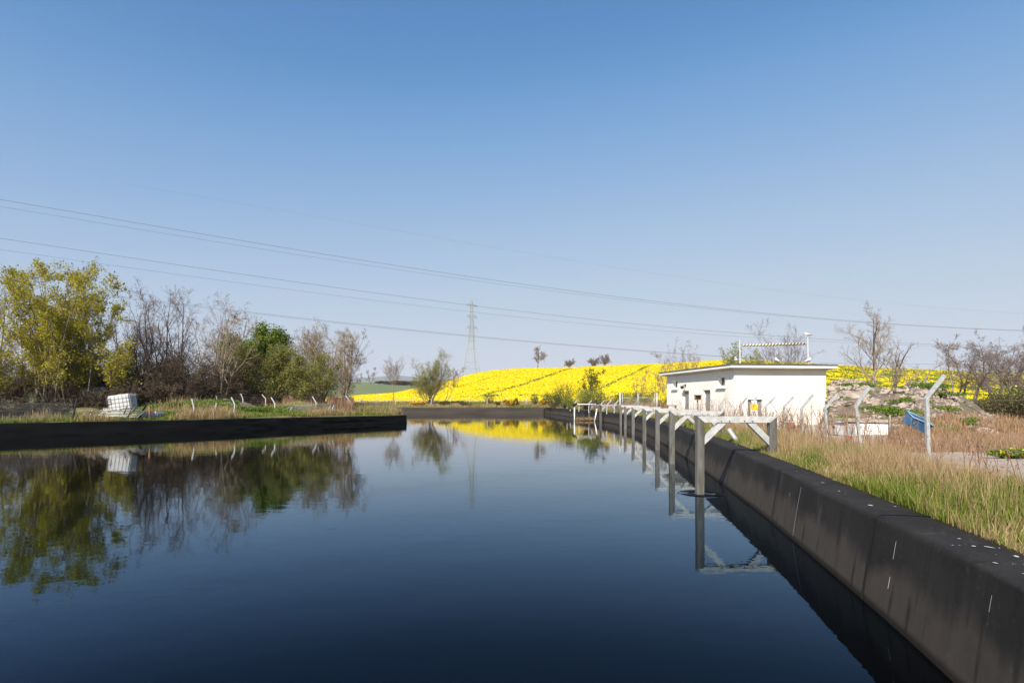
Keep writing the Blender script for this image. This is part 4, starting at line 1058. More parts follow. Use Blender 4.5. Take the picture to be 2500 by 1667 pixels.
# ------------------------------------------------------------------ fences with cranked posts
def fence(name, label, posts, r=.035, wires=(.15, .45, .75, .98), arm_w=(.45, .95), mesh=None, mat=None, skip=()):
    """posts: list of (base, crank, tip)"""
    f = thing(name, posts[0][0], label, 'fence')
    for b, c, t in posts:
        b, c, t = map(np.array, (b, c, t))
        mb = MB(); d = c + (t - c) * .02
        mb.tubes(np.array([[b - (0, 0, .2), c - (0, 0, .01), c + (t - c) * .04, t]]), np.full((1, 4), r * 1.3), 4)
        mb.build('post', mat or m_post, f)
    mb = MB()
    for i, (p, q_) in enumerate(zip(posts[:-1], posts[1:])):
        if i in skip: continue
        p = [np.array(a, float) for a in p]; q_ = [np.array(a, float) for a in q_]
        for w_ in wires:
            a = p[0] + (p[1] - p[0]) * w_; b = q_[0] + (q_[1] - q_[0]) * w_
            mb.tube([a, (a + b) / 2 - (0, 0, .015), b], .0035, 3, cap=False)
        for w_ in arm_w:
            a = p[1] + (p[2] - p[1]) * w_; b = q_[1] + (q_[2] - q_[1]) * w_
            mb.tube([a, (a + b) / 2 - (0, 0, .02), b], .0035, 3, cap=False)
        if mesh:
            L = np.linalg.norm(q_[0] - p[0]); H = p[1][2] - p[0][2]; n = int(L / mesh); rr = .005
            ex = (q_[0] - p[0]) / L
            S0 = np.arange(-int(H / mesh), n) * mesh
            pts = []
            for s_ in S0:
                for sg in (1, -1):
                    a0, a1 = (s_, s_ + H) if sg > 0 else (s_ + H, s_)
                    z0_, z1_ = 0, H
                    lo, hi = max(0, min(a0, a1)), min(L, max(a0, a1))
                    if hi <= lo: continue
                    fa = lambda a: (a - a0) / (a1 - a0) * H
                    pts.append([p[0] + ex * lo + (0, 0, fa(lo)), p[0] + ex * hi + (0, 0, fa(hi))])
            pts = np.array(pts); mb.tubes(pts, np.full(pts.shape[:2], rr), 3, cap=False)
    mb.build('wire_mesh', m_wire, f)
    return f
# right fence, from the near bent post back to the building
RF = [(2268, 12.0, 1131, 2262, 971, 2305, 917, .042), (2108, 14.5, 1116, 2089, 992, 2122, 944, .04), (2024, 17.0, 1100, 2014, 996, 2045, 962, .038), (1962, 19.5, 1090, 1957, 997, 1985, 964, .036), (1914.5, 22, 1075, 1914, 993, 1938, 968, .035),
      (1871, 24.5, 1070, 1870, 992, 1893, 969, .034), (1833, 27, 1062, 1832, 990, 1848, 968, .034), (1809, 29.5, 1058, 1806.5, 989, 1826, 969, .034), (1757, 31.3, 1052, 1756, 992, 1770, 972, .032)]
posts = []
for ub, D, vb, uc, vc, ut, vt, r_ in RF:
    b = P(ub, vb, D); b[2] = min(b[2], float(gz(b[0], D)) + .0)
    posts.append((b, P(uc, vc, D), P(ut, vt, D)))
posts.insert(0, ((7.9, 8.6, .5), (7.85, 8.6, 2.02), (8.25, 8.6, 2.45)))
fr_ = fence('cranked_post_fence', 'wire fence of bent top galvanised posts running from the right edge to the building', posts, .036)
# bank fence in front of the left trees
def pp(u0, v0, u1, v1, u2, v2, D):
    return (P(u0, v0, D), P(u1, v1, D), P(u2, v2, D))
fence('cranked_post_fence', 'fence of bent white posts along the top of the left bank', [pp(468, 1017, 474, 997, 468.5, 973, 38.5), pp(570, 1014, 573.5, 987, 565, 969.5, 40.5), pp(670, 1016, 671.4, 984.5, 662, 969.5, 43), pp(771, 1010, 772, 983, 763, 968, 46), pp(855, 1003, 856, 982, 843.5, 965, 49.5)], .04)
fence('cranked_post_fence', 'dark leaning posts and chain link fence at the left end of the bank', [(P(-160, 1036, 29), P(-155, 985, 29), P(-150, 962, 29)), (P(176, 1027, 33), P(182, 1000, 33), P(188, 973, 33)), (P(339, 1024, 35.5), P(344.7, 1007, 35.5), P(361.6, 984, 35.5))], .04, mesh=.13, mat=m_black, skip=(1,))
fence('cranked_post_fence', 'bent posts of the back fence in front of the left trees', [pp(530, 1003, 530, 973, 528, 966, 47), pp(594, 992, 593, 973, 588, 961, 47.5), pp(648, 989, 649, 973.6, 640, 963, 48), pp(715, 990, 715, 976, 706, 965, 51), pp(834, 992, 834, 977, 822, 965, 55), pp(847, 992, 847, 978, 833.6, 964, 53)], .035)
fp = []
for uu in (800, 879, 920, 965.5, 1007, 1052.5, 1100, 1145, 1189, 1235, 1284, 1330):
    D = 86.5 + .004 * (uu - 1000); v0 = 988
    fp.append((P(uu, v0, D), P(uu + .5, 974.5, D), P(uu + 4.5, 969, D)))
fence('cranked_post_fence', 'long low fence of bent posts along the far bank before the yellow field', fp, .05)
fence('cranked_post_fence', 'bent posts leaning right along the right bank before the gate', [pp(1384, 998, 1384.7, 983, 1391, 974, 70), pp(1392, 999, 1393, 986, 1402, 976, 66), pp(1403, 1000, 1404, 983, 1412.5, 974.7, 63), pp(1413, 1000, 1414, 983, 1423, 974, 60), pp(1437, 1002, 1438, 984, 1445, 976.7, 56), pp(1465, 1004, 1466, 988, 1475.7, 977, 52), pp(1481, 1005, 1482, 988, 1492, 977, 50), pp(1499, 1006, 1500, 988, 1510, 977, 48)], .04)
fence('cranked_post_fence', 'rear fence of posts bent leftwards against the yellow slope', [pp(1421, 992, 1421, 970, 1416, 964, 74), pp(1431, 992, 1431, 970, 1425.6, 964, 72), pp(1444, 992, 1444, 970, 1438, 964, 70), pp(1462, 992, 1463, 969, 1458, 964, 68), pp(1478, 993, 1478, 969.4, 1473, 964, 66), pp(1495, 993, 1495, 967, 1487.5, 961.5, 64)], .035)

# gate
gt = thing('steel_gate', (U(1558, 50), 50, 1.0), 'double steel gate with tall posts left of the white building', 'gate')
for uu in (1514, 1604):
    mb = MB(); a = P(uu, 959, 50); mb.tube([(a[0], 50, .7), a], .075, 10); mb.build('gate_post', m_post, gt)
for x0_, x1_ in ((1519.5, 1557), (1559.5, 1599)):
    mb = MB(); a = P(x0_, 960, 50); b = P(x1_, 960, 50)
    mb.tube([(a[0], 50, 1.1), a], .03, 6); mb.tube([(b[0], 50, 1.1), b], .03, 6)
    for vv in (970.5, 1003): mb.tube([P(x0_, vv, 50), P(x1_, vv, 50)], .025, 6)
    mb.tube([P(x0_, 990, 50), P((x0_ + x1_) / 2, 1003, 50)], .015, 4); mb.tube([P(x1_, 975, 50), P(x1_ - 8, 987, 50)], .02, 4)
    for q_ in range(18):
        f = (q_ + .5) / 18; mb.tube([P(x0_ + (x1_ - x0_) * f, 970.5, 50), P(x0_ + (x1_ - x0_) * f, 1003, 50)], .004, 3, cap=False)
    mb.build('gate_leaf', m_post, gt)

# warning sign on the right fence
sg = thing('warning_sign', P(1841, 1017, 26.9), 'yellow and white warning sign hung on the fence before the building', 'sign')
a = P(1832.4, 986.5, 26.9); b = P(1850.2, 1016.5, 26.9); xm, zm = (a[0] + b[0]) / 2, (a[2] + b[2]) / 2; wd, ht = b[0] - a[0], a[2] - b[2]
mb = MB(); mb.box((xm, 26.9, zm), (wd, .012, ht)); mb.build('panel', m_white, sg)
mb = MB(); mb.box((xm, 26.892, a[2] - ht * .23), (wd * .98, .006, ht * .45)); yp = mb.build('yellow_panel', m_yellow, sg)
mb = MB()
for row, (nn, hh) in enumerate(((4, .03), (6, .022), (7, .018))):
    for q_ in range(nn): mb.box((xm + (q_ - (nn - 1) / 2) * wd * .8 / nn, 26.8875, a[2] - ht * (.10 + .11 * row)), (wd * .5 / nn, .003, hh))
mb.build('faded_lettering', M('faded_ink', (.62, .40, .01), rough=.5), yp)
mb = MB()
for q_, w2 in enumerate((.02, .02, .045, .03, .04)): mb.box((xm + (-.10 + .05 * q_), 26.8925, b[2] + ht * .36), (w2 * .7, .003, .035))
mb.box((xm, 26.8925, b[2] + ht * .22), (wd * .75, .003, .006)); mb.box((xm, 26.8925, b[2] + ht * .12), (wd * .55, .003, .006))
mb.build('lettering', M('grey_ink', (.30, .30, .31), rough=.5), sg)
a = P(1834, 977, 26.92); b = P(1847.8, 985.8, 26.92)
mb = MB(); mb.box(((a[0] + b[0]) / 2, 26.92, (a[2] + b[2]) / 2), (b[0] - a[0], .01, a[2] - b[2])); o = mb.build('small_sign', M('sign_pale', (.62, .63, .70), rough=.4), None)
tag(o, 'small pale notice fixed above the yellow warning sign', 'sign')

# leaning grey post stub in the grass beside the wall
mb = MB(); a, b = P(1779, 1047, 15.2), P(1803, 1079, 15.0); mb.tube([b - (0, 0, .03), a], .055, 8); tag(mb.build('leaning_post', m_post), 'grey post stub leaning in the grass beside the wall', 'post')

# ------------------------------------------------------------------ things on the left bank
def ibc(base, w3, tilt, label, group='white bulk tanks on the left bank', yaw=.2, digit=False, name='bulk_tank'):
    root = thing(name, base, label, 'tank', group); W3, D3, H3 = w3
    Rm = np.array(Matrix.Rotation(yaw, 3, 'Z') @ Matrix.Rotation(tilt, 3, 'Y'))
    T_ = lambda v: np.asarray(v, float) @ Rm.T + np.array(base, float)
    bm = bmesh.new(); bmesh.ops.create_cube(bm, size=1)
    for v in bm.verts: v.co = Vector((v.co.x * (W3 - .06), v.co.y * (D3 - .06), v.co.z * (H3 - .05) + H3 / 2))
    bmesh.ops.bevel(bm, geom=bm.edges[:], offset=.07, segments=3, affect='EDGES')
    bm.verts.ensure_lookup_table()
    V = [T_(np.array(v.co)) for v in bm.verts]; mb = MB(); mb.raw(V, N=[[v.index for v in f.verts] for f in bm.faces]); bm.free()
    mb.build('bottle', m_ibc, root, smooth=False)
    mb = MB(); r_ = .009
    for f in np.linspace(0, 1, 5):
        z_ = .02 + f * (H3 - .04); c = [(-W3 / 2, -D3 / 2, z_), (W3 / 2, -D3 / 2, z_), (W3 / 2, D3 / 2, z_), (-W3 / 2, D3 / 2, z_), (-W3 / 2, -D3 / 2, z_)]
        for p_, q_ in zip(c[:-1], c[1:]): mb.tube(T_([p_, q_]), r_, 5)
    for f in np.linspace(0, 1, 7):
        for yy in (-D3 / 2, D3 / 2): mb.tube(T_([(-W3 / 2 + f * W3, yy, 0), (-W3 / 2 + f * W3, yy, H3)]), r_, 5)
        for xx in (-W3 / 2, W3 / 2): mb.tube(T_([(xx, -D3 / 2 + f * D3, 0), (xx, -D3 / 2 + f * D3, H3)]), r_, 5)
    mb.build('cage', m_wire, root)
    mb = MB(); mb.tube(T_([(-.05, 0, H3 - .03), (-.05, 0, H3 + .05)]), .09, 12); mb.build('cap', m_red, root)
    if digit:
        mb = MB(); y_ = -D3 / 2 + .018; x0, z0, s_ = -W3 / 2 + .15, H3 * .62, .16
        for bx in ((0, s_, .16, .035), (.01, 0, .14, .035), (0, -s_, .16, .035)): mb.box((x0 + bx[0], y_, z0 + bx[1]), (bx[2], .012, bx[3]))
        for zz in (-s_ / 2, s_ / 2): mb.box((x0 + .07, y_, z0 + zz), (.035, .013, s_ + .02))
        mb.V = [T_(v) for v in mb.V]; mb.build('painted_digit', m_black, root)
    return root
b = P(292, 1002, 34.5)
ibc((b[0], 34.9, b[2]), (1.28, 1.0, .98), -.15, 'tilted white caged tank marked with a black 3 on the stacked gates', yaw=.18, digit=True)
b = P(361, 1023.5, 36.2); ibc((b[0], 36.6, b[2] - .05), (1.12, 1.0, .55), .0, 'half buried white caged tank right of the tilted one', yaw=.1)
# stacked field gates / hurdles
def hurdle(u0, u1, v0, v1, D, tilt, label, mat, bars=6):
    a = P(u0, v1, D); b = P(u1, v1, D); hgt = (v1 - v0) / F * D
    root = thing('metal_hurdle', (a + b) / 2, label, 'hurdle', 'stack of hurdles under the tilted tank')
    mb = MB(); up = np.array([0, math.sin(tilt), math.cos(tilt)]) * hgt / math.cos(tilt)
    for k in range(bars): mb.tube([a + up * k / (bars - 1), b + up * k / (bars - 1)], .018, 6)
    mb.build('rail', mat, root)
    for f in (0.0, 1.0):
        mb = MB(); p_ = a + (b - a) * f; mb.tube([p_ - up * .1, p_ + up * 1.15 + (.1, 0, 0)], .03, 6); mb.build('upright', m_barkpale, root)
    return root
hurdle(235, 308, 998, 1016, 34.0, .9, 'pale metal hurdle lying under the tilted tank', m_white, 6)
hurdle(196, 232, 1003, 1017, 33.6, .9, 'short pale hurdle left of the stack', m_barkpale, 4)
hurdle(300, 336, 1004, 1018, 34.6, 1.0, 'dark hurdle right of the stack', m_post, 5)
for k, (ua, va, ub, vb, lab) in enumerate([(218, 1008, 234, 998, 'timber pale leaning across the left end of the hurdles'), (303, 1010, 309, 990, 'timber pale leaning at the right end of the hurdles'), (312, 1018, 318, 1000, 'short pale stake right of the hurdles'), (218, 1002, 224, 1016, 'pale stake crossing the left end of the hurdles')]):
    mb = MB(); mb.tube([P(ua, va, 33.7), P(ub, vb, 33.6)], .04, 6); tag(mb.build('timber_pale', m_barkpale), lab, 'timber')
mb = MB(); mb.tube([P(367, 1023, 35.2), P(364, 992, 35.2)], .055, 6); tag(mb.build('wooden_stake', M('red_brown_timber', (.24, .12, .075), rough=.9)), 'red brown stake in front of the half buried tank', 'stake')
mb = MB(); mb.tube([P(524.5, 1014, 39), P(528.8, 983, 39)], .06, 6); tag(mb.build('wooden_stake', m_barkpale), 'pale wooden stake on the green mound of the left bank', 'stake')
# pipe rack
pr = thing('feed_rack', P(760, 1010, 45), 'long rack of grey steel tubes lying in the bank grass', 'feed rack')
mb = MB()
for k, (du, vv) in enumerate([(0, 989), (-2, 991), (-4, 993), (-7, 996), (-10, 999), (-13, 1002), (-16, 1005), (-18, 1008)]):
    a = P(716 + du * .8, vv, 45 - .06 * k); b = P(817, 987.5 + k * .9, 45.4 + .1 * k); mb.tube([a - (.1, 0, .12), a, a * .5 + b * .5 + (0, 0, .02), b], .013, 6)
mb.build('tube_rail', m_wire, pr)
for (ua, va, ub, vb) in ((716, 990, 707, 1012), (808, 990, 800, 1010), (816, 988, 813, 1008), (770, 1000, 762, 1012)):
    mb = MB(); mb.tube([P(ua, va, 44.9), P((ua + ub) / 2 - 2, (va + vb) / 2 - 3, 44.8), P(ub, vb, 44.7)], .03, 6); mb.build('support', m_post, pr)
mb = MB(); mb.tube([P(668, 1018, 43.5), P(690, 1006, 43.9), P(700, 998, 44.3), P(716, 990.5, 44.8)], .028, 6); mb.build('bent_end', m_post, pr)
# trailer and shed among the trees
t0 = P(212, 1003, 45.5)
tr = thing('trailer', (t0[0], 45.5, t0[2]), 'white rounded trailer half hidden behind bare scrub', 'trailer')
x0, x1, z0, z1 = U(166, 45.5), U(254, 45.5), P(0, 986, 45.5)[2], P(0, 944, 45.5)[2]
cr = .35
poly = [(x0, z0), (x1 - .1, z0), (x1, z0 + .3)] + [(x1 - cr + cr * math.cos(a_), z1 - cr + cr * math.sin(a_)) for a_ in np.linspace(0, 1.57, 6)] + [(x0 + cr * math.cos(a_), z1 - cr + cr * math.sin(a_)) for a_ in np.linspace(1.57, 3.14, 6)]
mb = MB(); mb.prism([(x_, 45.5, z_) for x_, z_ in poly], (0, 1.8, 0)); mb.build('body', m_white, tr)
for xx in (x0 + 1.0,):
    mb = MB(); mb.tube([(xx, 45.45, z0), (xx, 45.7, z0)], .3, 14); mb.build('wheel', m_black, tr)
mb = MB(); mb.box(((x0 + x1) / 2, 46.4, z0 - .1), (x1 - x0 - .3, 1.2, .1)); mb.build('chassis', m_black, tr)
s_ = thing('low_shed', P(612, 990, 56), 'low rusty walled shed with a pale roof edge under the ivy tree', 'shed')
x0, x1 = U(566, 56), U(664, 56); z1 = P(0, 957, 56)[2]
mb = MB(); mb.box(((x0 + x1) / 2, 57.5, z1 / 2 + .4), (x1 - x0, 3, z1 - .8)); mb.build('wall', M('rusty_sheet', (.11, .07, .05), (.26, .12, .05), 1.2, .9, c3=(.05, .045, .045), s3=.6), s_)
mb = MB(); mb.box(((x0 + x1) / 2, 57.4, z1 + .06), (x1 - x0 + .4, 3.4, .12)); mb.build('roof', m_concrete, s_)
# soil heaps on the left bank
def mound(name, label, u_, D, wx, wy, h, mat, seed):
    x_, y_ = np.meshgrid(np.linspace(-1, 1, 44), np.linspace(-1, 1, 36)); r_ = np.clip(1 - np.hypot(x_, y_), -.05, 1)
    X_ = U(u_, D) + x_ * wx; Y_ = D + y_ * wy
    Z_ = gz(X_, Y_) - .08 + h * (sst(0, .8, r_)) * (1 + .35 * nz(X_, Y_, seed, 2.2)) + .08 * nz(X_, Y_, seed + 1, 5) * (r_ > 0)
    mb = MB(); mb.sheet(np.stack([X_, Y_, Z_], -1)); return tag(mb.build(name, mat), label, 'soil heap')
mound('soil_heap', 'reddish soil heap behind the bent posts of the left bank', 592, 45, 1.9, 1.4, .42, m_soil, 71)
mound('soil_heap', 'smaller pale soil heap left of the reddish one', 560, 44, 1.3, 1.0, .36, m_soil, 73)
mound('soil_heap', 'long low mound topped with pink dry grass near the bank end', 735, 50, 4.0, 1.6, .55, m_bank, 75)

# life ring on the far bank
l0 = P(1033, 984, 85.6)
lr_ = thing('life_ring', (l0[0], 85.6, 1.0), 'orange and white life ring on a stand at the far bank', 'life ring')
for k in range(8):
    a0 = k * math.pi / 4; an = np.linspace(a0, a0 + math.pi / 4, 5)
    mb = MB(); mb.tube(np.stack([l0[0] + .27 * np.cos(an), 85.55 + 0 * an, l0[2] + .30 * np.sin(an)], 1), .075, 8); mb.build('ring_band' if k % 2 else 'ring_segment', m_white if k % 4 == 3 else m_orange, lr_)
mb = MB(); mb.box((l0[0], 85.66, l0[2] - .25), (.3, .03, 1.0)); mb.build('stand', m_white, lr_)
# dry stone wall between far bank and field
ux = np.arange(760, 1350, 1.5); D = 94.0
rows = []
for f, yy in ((0, -.25), (.35, -.24), (.7, -.22), (.95, -.18), (1.0, 0), (.95, .18), (0, .25)):
    zt_ = 1.75 + .07 * nz(ux, ux * 0, 81, .5) + .05 * nz(ux, ux * 0, 82, 2.0)
    rows.append(np.stack([(ux - HU) / F * D, D + yy + .05 * nz(ux, ux * 0 + f * 9, 83, 1.8), .9 + (zt_ - .9) * f + .03 * nz(ux, f * 7 + 0 * ux, 84, 2.5)], -1))
mb = MB(); mb.sheet(np.array(rows), smooth=False); tag(mb.build('dry_stone_wall', m_stone), 'low grey field stone wall at the foot of the yellow hill', 'stone wall')

# mooring arm, raft and pipe by the right wall
m0 = P(1402.5, 1026, 54.5)
ma = thing('mooring_arm', (m0[0], 54.5, 0), 'white pole with a horizontal arm and black clamp standing in the pool', 'mooring arm')
mb = MB(); mb.tube([(m0[0], 54.5, -.5), (m0[0], 54.5, P(0, 990, 54.5)[2])], .055, 8); mb.build('pole', m_white, ma)
mb = MB(); a, b = P(1404, 986.8, 54.5), P(1457, 986.5, 54.5); mb.tube([a, b], .045, 8); mb.build('arm', m_white, ma)
mb = MB(); c = P(1404, 987.5, 54.45); mb.tube([c + (-.17, 0, -.1), c + (.0, -.02, .02), c + (.17, 0, .08)], np.array([.08, .12, .08]), 10); mb.tube([c + (-.1, -.06, -.08), c + (-.1, .1, -.08)], .13, 12); mb.build('clamp', m_black, ma)
mb = MB(); mb.tube([b + (0, 0, -.1), b + (0, 0, .22)], .06, 8); mb.build('end_cap', m_black, ma)
mb = MB()
a = P(1404, 1023.5, 54.5); rgn = np.random.RandomState(5)
k = 1300; xx = rgn.uniform(0, 1.75, k); C = np.stack([a[0] + .1 + xx, 54.6 + rgn.normal(0, .16, k), .05 + np.abs(rgn.normal(0, .09, k))], 1)
A = unit(rgn.normal(0, 1, (k, 3)) * (1, .6, .25)) * .13; Bv = unit(np.cross(A, rgn.normal(0, 1, (k, 3)))) * .02
mb.quads(C, A, Bv); o = mb.build('floating_reed_raft', m_reed); tag(o, 'brown raft of dead reeds floating between pole and wall', 'reed raft')
mb = MB(); mb.tube([P(1451.5, 1029, 52.5), P(1456.8, 1002, 52.5)], .055, 8); mb.tube([P(1456.8, 1001, 52.5), P(1457, 998, 52.5)], .09, 8); tag(mb.build('white_pipe', m_white), 'slanting white pipe resting against the right wall', 'pipe')

# ------------------------------------------------------------------ clutter right of the building
Dk = 20.0
def bx(u0, v0, u1, v1, D, depth):
    a, b = P(u0, v0, D), P(u1, v1, D); return ((a[0] + b[0]) / 2, D + depth / 2, (a[2] + b[2]) / 2), (b[0] - a[0], depth, a[2] - b[2])
ck = thing('white_chest', P(2120, 1068, Dk), 'white chest like box with a pale lid among the clutter', 'chest')
mb = MB(); c, d = bx(2069, 1034, 2170, 1064, Dk, .8); mb.box(c, d); mb.build('body', m_white, ck)
mb = MB(); c, d = bx(2066, 1021, 2174, 1032, Dk - .06, .95); mb.box(c, (d[0], d[1], d[2] * .7), np.array(Matrix.Rotation(.03, 3, 'Y'))); mb.build('lid', m_concrete, ck)
mb = MB(); c, d = bx(2068, 1034, 2089, 1061, Dk - .015, .01); mb.box(c, d); mb.build('side_panel', m_post, ck)
mb = MB(); c, d = bx(2094, 1061.5, 2172, 1064.5, Dk - .03, .05); mb.box(c, d); mb.build('base_rail', m_wood, ck)
mb = MB(); c = P(2134, 1030, Dk - .02); mb.tube([c, c - (0, .04, 0)], .025, 8); mb.build('lid_knob', m_black, ck)
def prism_obj(name, u0, v0, u1, v1, D, depth, mat, label, cat, yaw=0.0):
    c, d = bx(u0, v0, u1, v1, D, depth)
    bm = bmesh.new(); bmesh.ops.create_cube(bm, size=1)
    for v in bm.verts: v.co = Vector((v.co.x * d[0], v.co.y * d[1], v.co.z * d[2]))
    bmesh.ops.subdivide_edges(bm, edges=bm.edges[:], cuts=4, use_grid_fill=True)
    r_ = random.Random(int(u0))
    for v in bm.verts: v.co += Vector((r_.uniform(-1, 1), r_.uniform(-1, 1), r_.uniform(-1, 1))) * .008
    bmesh.ops.bevel(bm, geom=[e for e in bm.edges if e.calc_face_angle(0) > .9], offset=.02, segments=2, affect='EDGES')
    me = bpy.data.meshes.new(name); bm.to_mesh(me); bm.free(); me.materials.append(mat)
    o = bpy.data.objects.new(name, me); o.location = c; o.rotation_euler = (0, 0, yaw); COL.objects.link(o); return tag(o, label, cat)
prism_obj('concrete_block', 1966, 1038, 2024, 1085, 21.2, .5, m_concrete, 'grey concrete block left of the white chest nearer the building', 'concrete block', .05)
prism_obj('concrete_block', 2026, 1040, 2067, 1084, 21.0, .5, m_concrete, 'grey concrete block directly left of the white chest', 'concrete block', -.06)
pc = prism_obj('concrete_block', 2028, 1066, 2168, 1130, 19.2, .5, m_concrete, 'long pale concrete block with sockets under the white chest', 'concrete block', .0)
mb = MB()
for uu, vv in ((2044, 1083), (2084, 1084), (2084, 1099), (2093, 1089), (2120, 1086), (2135, 1095)):
    c = P(uu, vv, 19.19); mb.tube([c - (0, .004, 0), c + (0, .06, 0)], .035, 8)
mb.build('socket', m_black, pc); 
pc.children[0].matrix_parent_inverse = Matrix.LocRotScale(pc.location, pc.rotation_euler, None).inverted()
mb = MB(); c, d = bx(2072, 1064, 2079.5, 1072, 19.15, .03); mb.box(c, d); tag(mb.build('red_tile', m_red), 'small red square plate on the pale concrete block', 'plate')
mb = MB()
for uu, v0, v1 in ((2097, 1007, 1060), (2139, 1011, 1024), (2173, 1012, 1070)):
    mb = MB(); mb.tube([P(uu, v1, 20.9 if uu != 2173 else 19.8), P(uu, v0, 20.9 if uu != 2173 else 19.8)], .035, 6)
    tag(mb.build('timber_stake', m_barkpale), {2097: 'pale stake behind the left part of the white chest', 2139: 'stub of a pale stake over the chest lid', 2173: 'pale stake at the right end of the white chest'}[uu], 'stake')
mb = MB(); mb.tube([P(2068.5, 1112, 18.8), P(2068, 1007, 19.2)], .022, 5); tag(mb.build('rusty_rod', m_stem), 'thin rusty rod at the left end of the white chest', 'rod')
prism_obj('timber_board', 2172, 1026, 2206, 1034, 20.6, .3, m_wood, 'weathered board between the white chest and the blue crate', 'board', .1)
# blue crate, tilted open tub
cb = P(2231, 1050, 20.2)
Rm = np.array(Matrix.Rotation(.42, 3, 'Y') @ Matrix.Rotation(.45, 3, 'X'))
crate = thing('plastic_crate', cb, 'tilted open blue plastic crate at the foot of the heap', 'crate')
T_ = lambda v: np.asarray(v, float) @ Rm.T + cb + np.array([-.02, .0, .12])
def tub(w0, d0, w1, d1, z0, z1):
    return [(-w0, -d0, z0), (w0, -d0, z0), (w0, d0, z0), (-w0, d0, z0), (-w1, -d1, z1), (w1, -d1, z1), (w1, d1, z1), (-w1, d1, z1)]
mb = MB(); Q = [[i, (i + 1) % 4, (i + 1) % 4 + 4, i + 4] for i in range(4)]
mb.raw(T_(tub(.33, .21, .38, .25, 0, .36)), Q + [[3, 2, 1, 0]]); mb.raw(T_(tub(.31, .19, .355, .225, .02, .36)), [q_[::-1] for q_ in Q] + [[0, 1, 2, 3]]); mb.build('tub', m_blue, crate)
mb = MB(); rc = np.array([(-.39, -.26, .36), (.39, -.26, .36), (.39, .26, .36), (-.39, .26, .36), (-.39, -.26, .36)])
for p_, q_ in zip(rc[:-1], rc[1:]): mb.tube(T_([p_, q_]), .024, 6)
mb.build('rim', M('blue_rim', (.16, .31, .46), rough=.45), crate)
mb = MB()
for q_ in np.linspace(-.28, .28, 7):
    mb.tube(T_([(q_, -.215, .02), (q_ * 1.12, -.255, .34)]), .010, 4)
mb.build('side_rib', m_blue, crate)

# ------------------------------------------------------------------ pylon and power lines
LV = [(75, 365, 412), (200, 362, 418), (405, 355, 420), (605, 352, 428), (740, 332, 437), (840, 325, 447), (985, 300, 468), (1220, 258, 505), (1340, 240, 525), (1480, 218, 545), (1620, 200, 565)]
Dp = 330.0
lev = [(P(1100 + (a + b) / 2 * .134, 720 + y * .134, Dp), (b - a) / 2 * .134 / F * Dp) for y, a, b in LV]
py = thing('pylon', (lev[-1][0][0], Dp, lev[-1][0][2]), 'tall lattice steel pylon behind the crest of the yellow hill', 'pylon')
def corners(i):
    c, h = lev[i]; h = h * .8; return [c + np.array([sx * h * 1.0, sy * h * 1.0, 0]) @ np.array(Matrix.Rotation(.35, 3, 'Z')).T for sx, sy in ((-1, -1), (1, -1), (1, 1), (-1, 1))]
for q_ in range(4):
    mb = MB(); mb.tube([corners(i)[q_] for i in range(len(lev))], .12, 5); mb.build('leg', m_pylon, py)
mb = MB()
for i in range(len(lev) - 1):
    A, B = corners(i), corners(i + 1)
    sub = 3 if i < 4 else 1
    for q_ in range(4):
        q2 = (q_ + 1) % 4
        for k in range(sub):
            f0, f1 = k / sub, (k + 1) / sub
            L0, L1 = A[q_] * (1 - f0) + B[q_] * f0, A[q_] * (1 - f1) + B[q_] * f1; R0, R1 = A[q2] * (1 - f0) + B[q2] * f0, A[q2] * (1 - f1) + B[q2] * f1
            if i < 5: mb.tube([L1, R0], .07, 4); mb.tube([L0, R1], .045, 4)
            else:
                m_ = (A[q_] + A[q2]) / 2; mb.tube([m_, B[q_]], .055, 4); mb.tube([m_, B[q2]], .055, 4)
        if i in (1, 2, 3, 5, 6, 7, 8): mb.tube([A[q_], A[q2]], .08, 4)
mb.build('lattice', m_pylon, py)
for i in (1, 2, 3):
    c, h = lev[i]; dr = np.array([math.cos(.95), math.sin(.95), 0])
    for sgn in (-1, 1):
        mb = MB(); tip = c + dr * sgn * 4.6 + (0, 0, .4); cs_ = corners(i); cl_ = corners(i - 1)
        for q_ in ((1, 2) if sgn > 0 else (0, 3)): mb.tube([cs_[q_], tip], .09, 4); mb.tube([cs_[q_] * .75 + cl_[q_] * .25, tip], .06, 4)
        mb.tube([tip, tip - (0, 0, 1.6)], .08, 5); mb.build('cross_arm', m_pylon, py)
mb = MB(); D = 900.0
p2 = thing('pylon', P(2440, 915, D), 'distant small pylon above the bare trees at the right', 'pylon')
c = P(2440, 822, D)
mb.tube([P(2440, 822, D), P(2440, 845, D)], .6, 4); mb.tube([P(2437, 845, D), P(2428, 915, D)], .5, 4); mb.tube([P(2443, 845, D), P(2452, 915, D)], .5, 4); mb.tube([P(2437, 845, D), P(2443, 845, D)], .4, 4); mb.tube([P(2436, 855, D), P(2450, 900, D)], .3, 4); mb.tube([P(2444, 855, D), P(2430, 900, D)], .3, 4); mb.build('tower', m_pylon, p2)
mb = MB(); mb.tube([P(2427, 832.5, D), P(2440, 824, D), P(2453, 832.5, D)], .4, 4); mb.tube([P(2427, 832.5, D), P(2453, 832.5, D)], .4, 4); mb.build('cross_arm', m_pylon, p2)

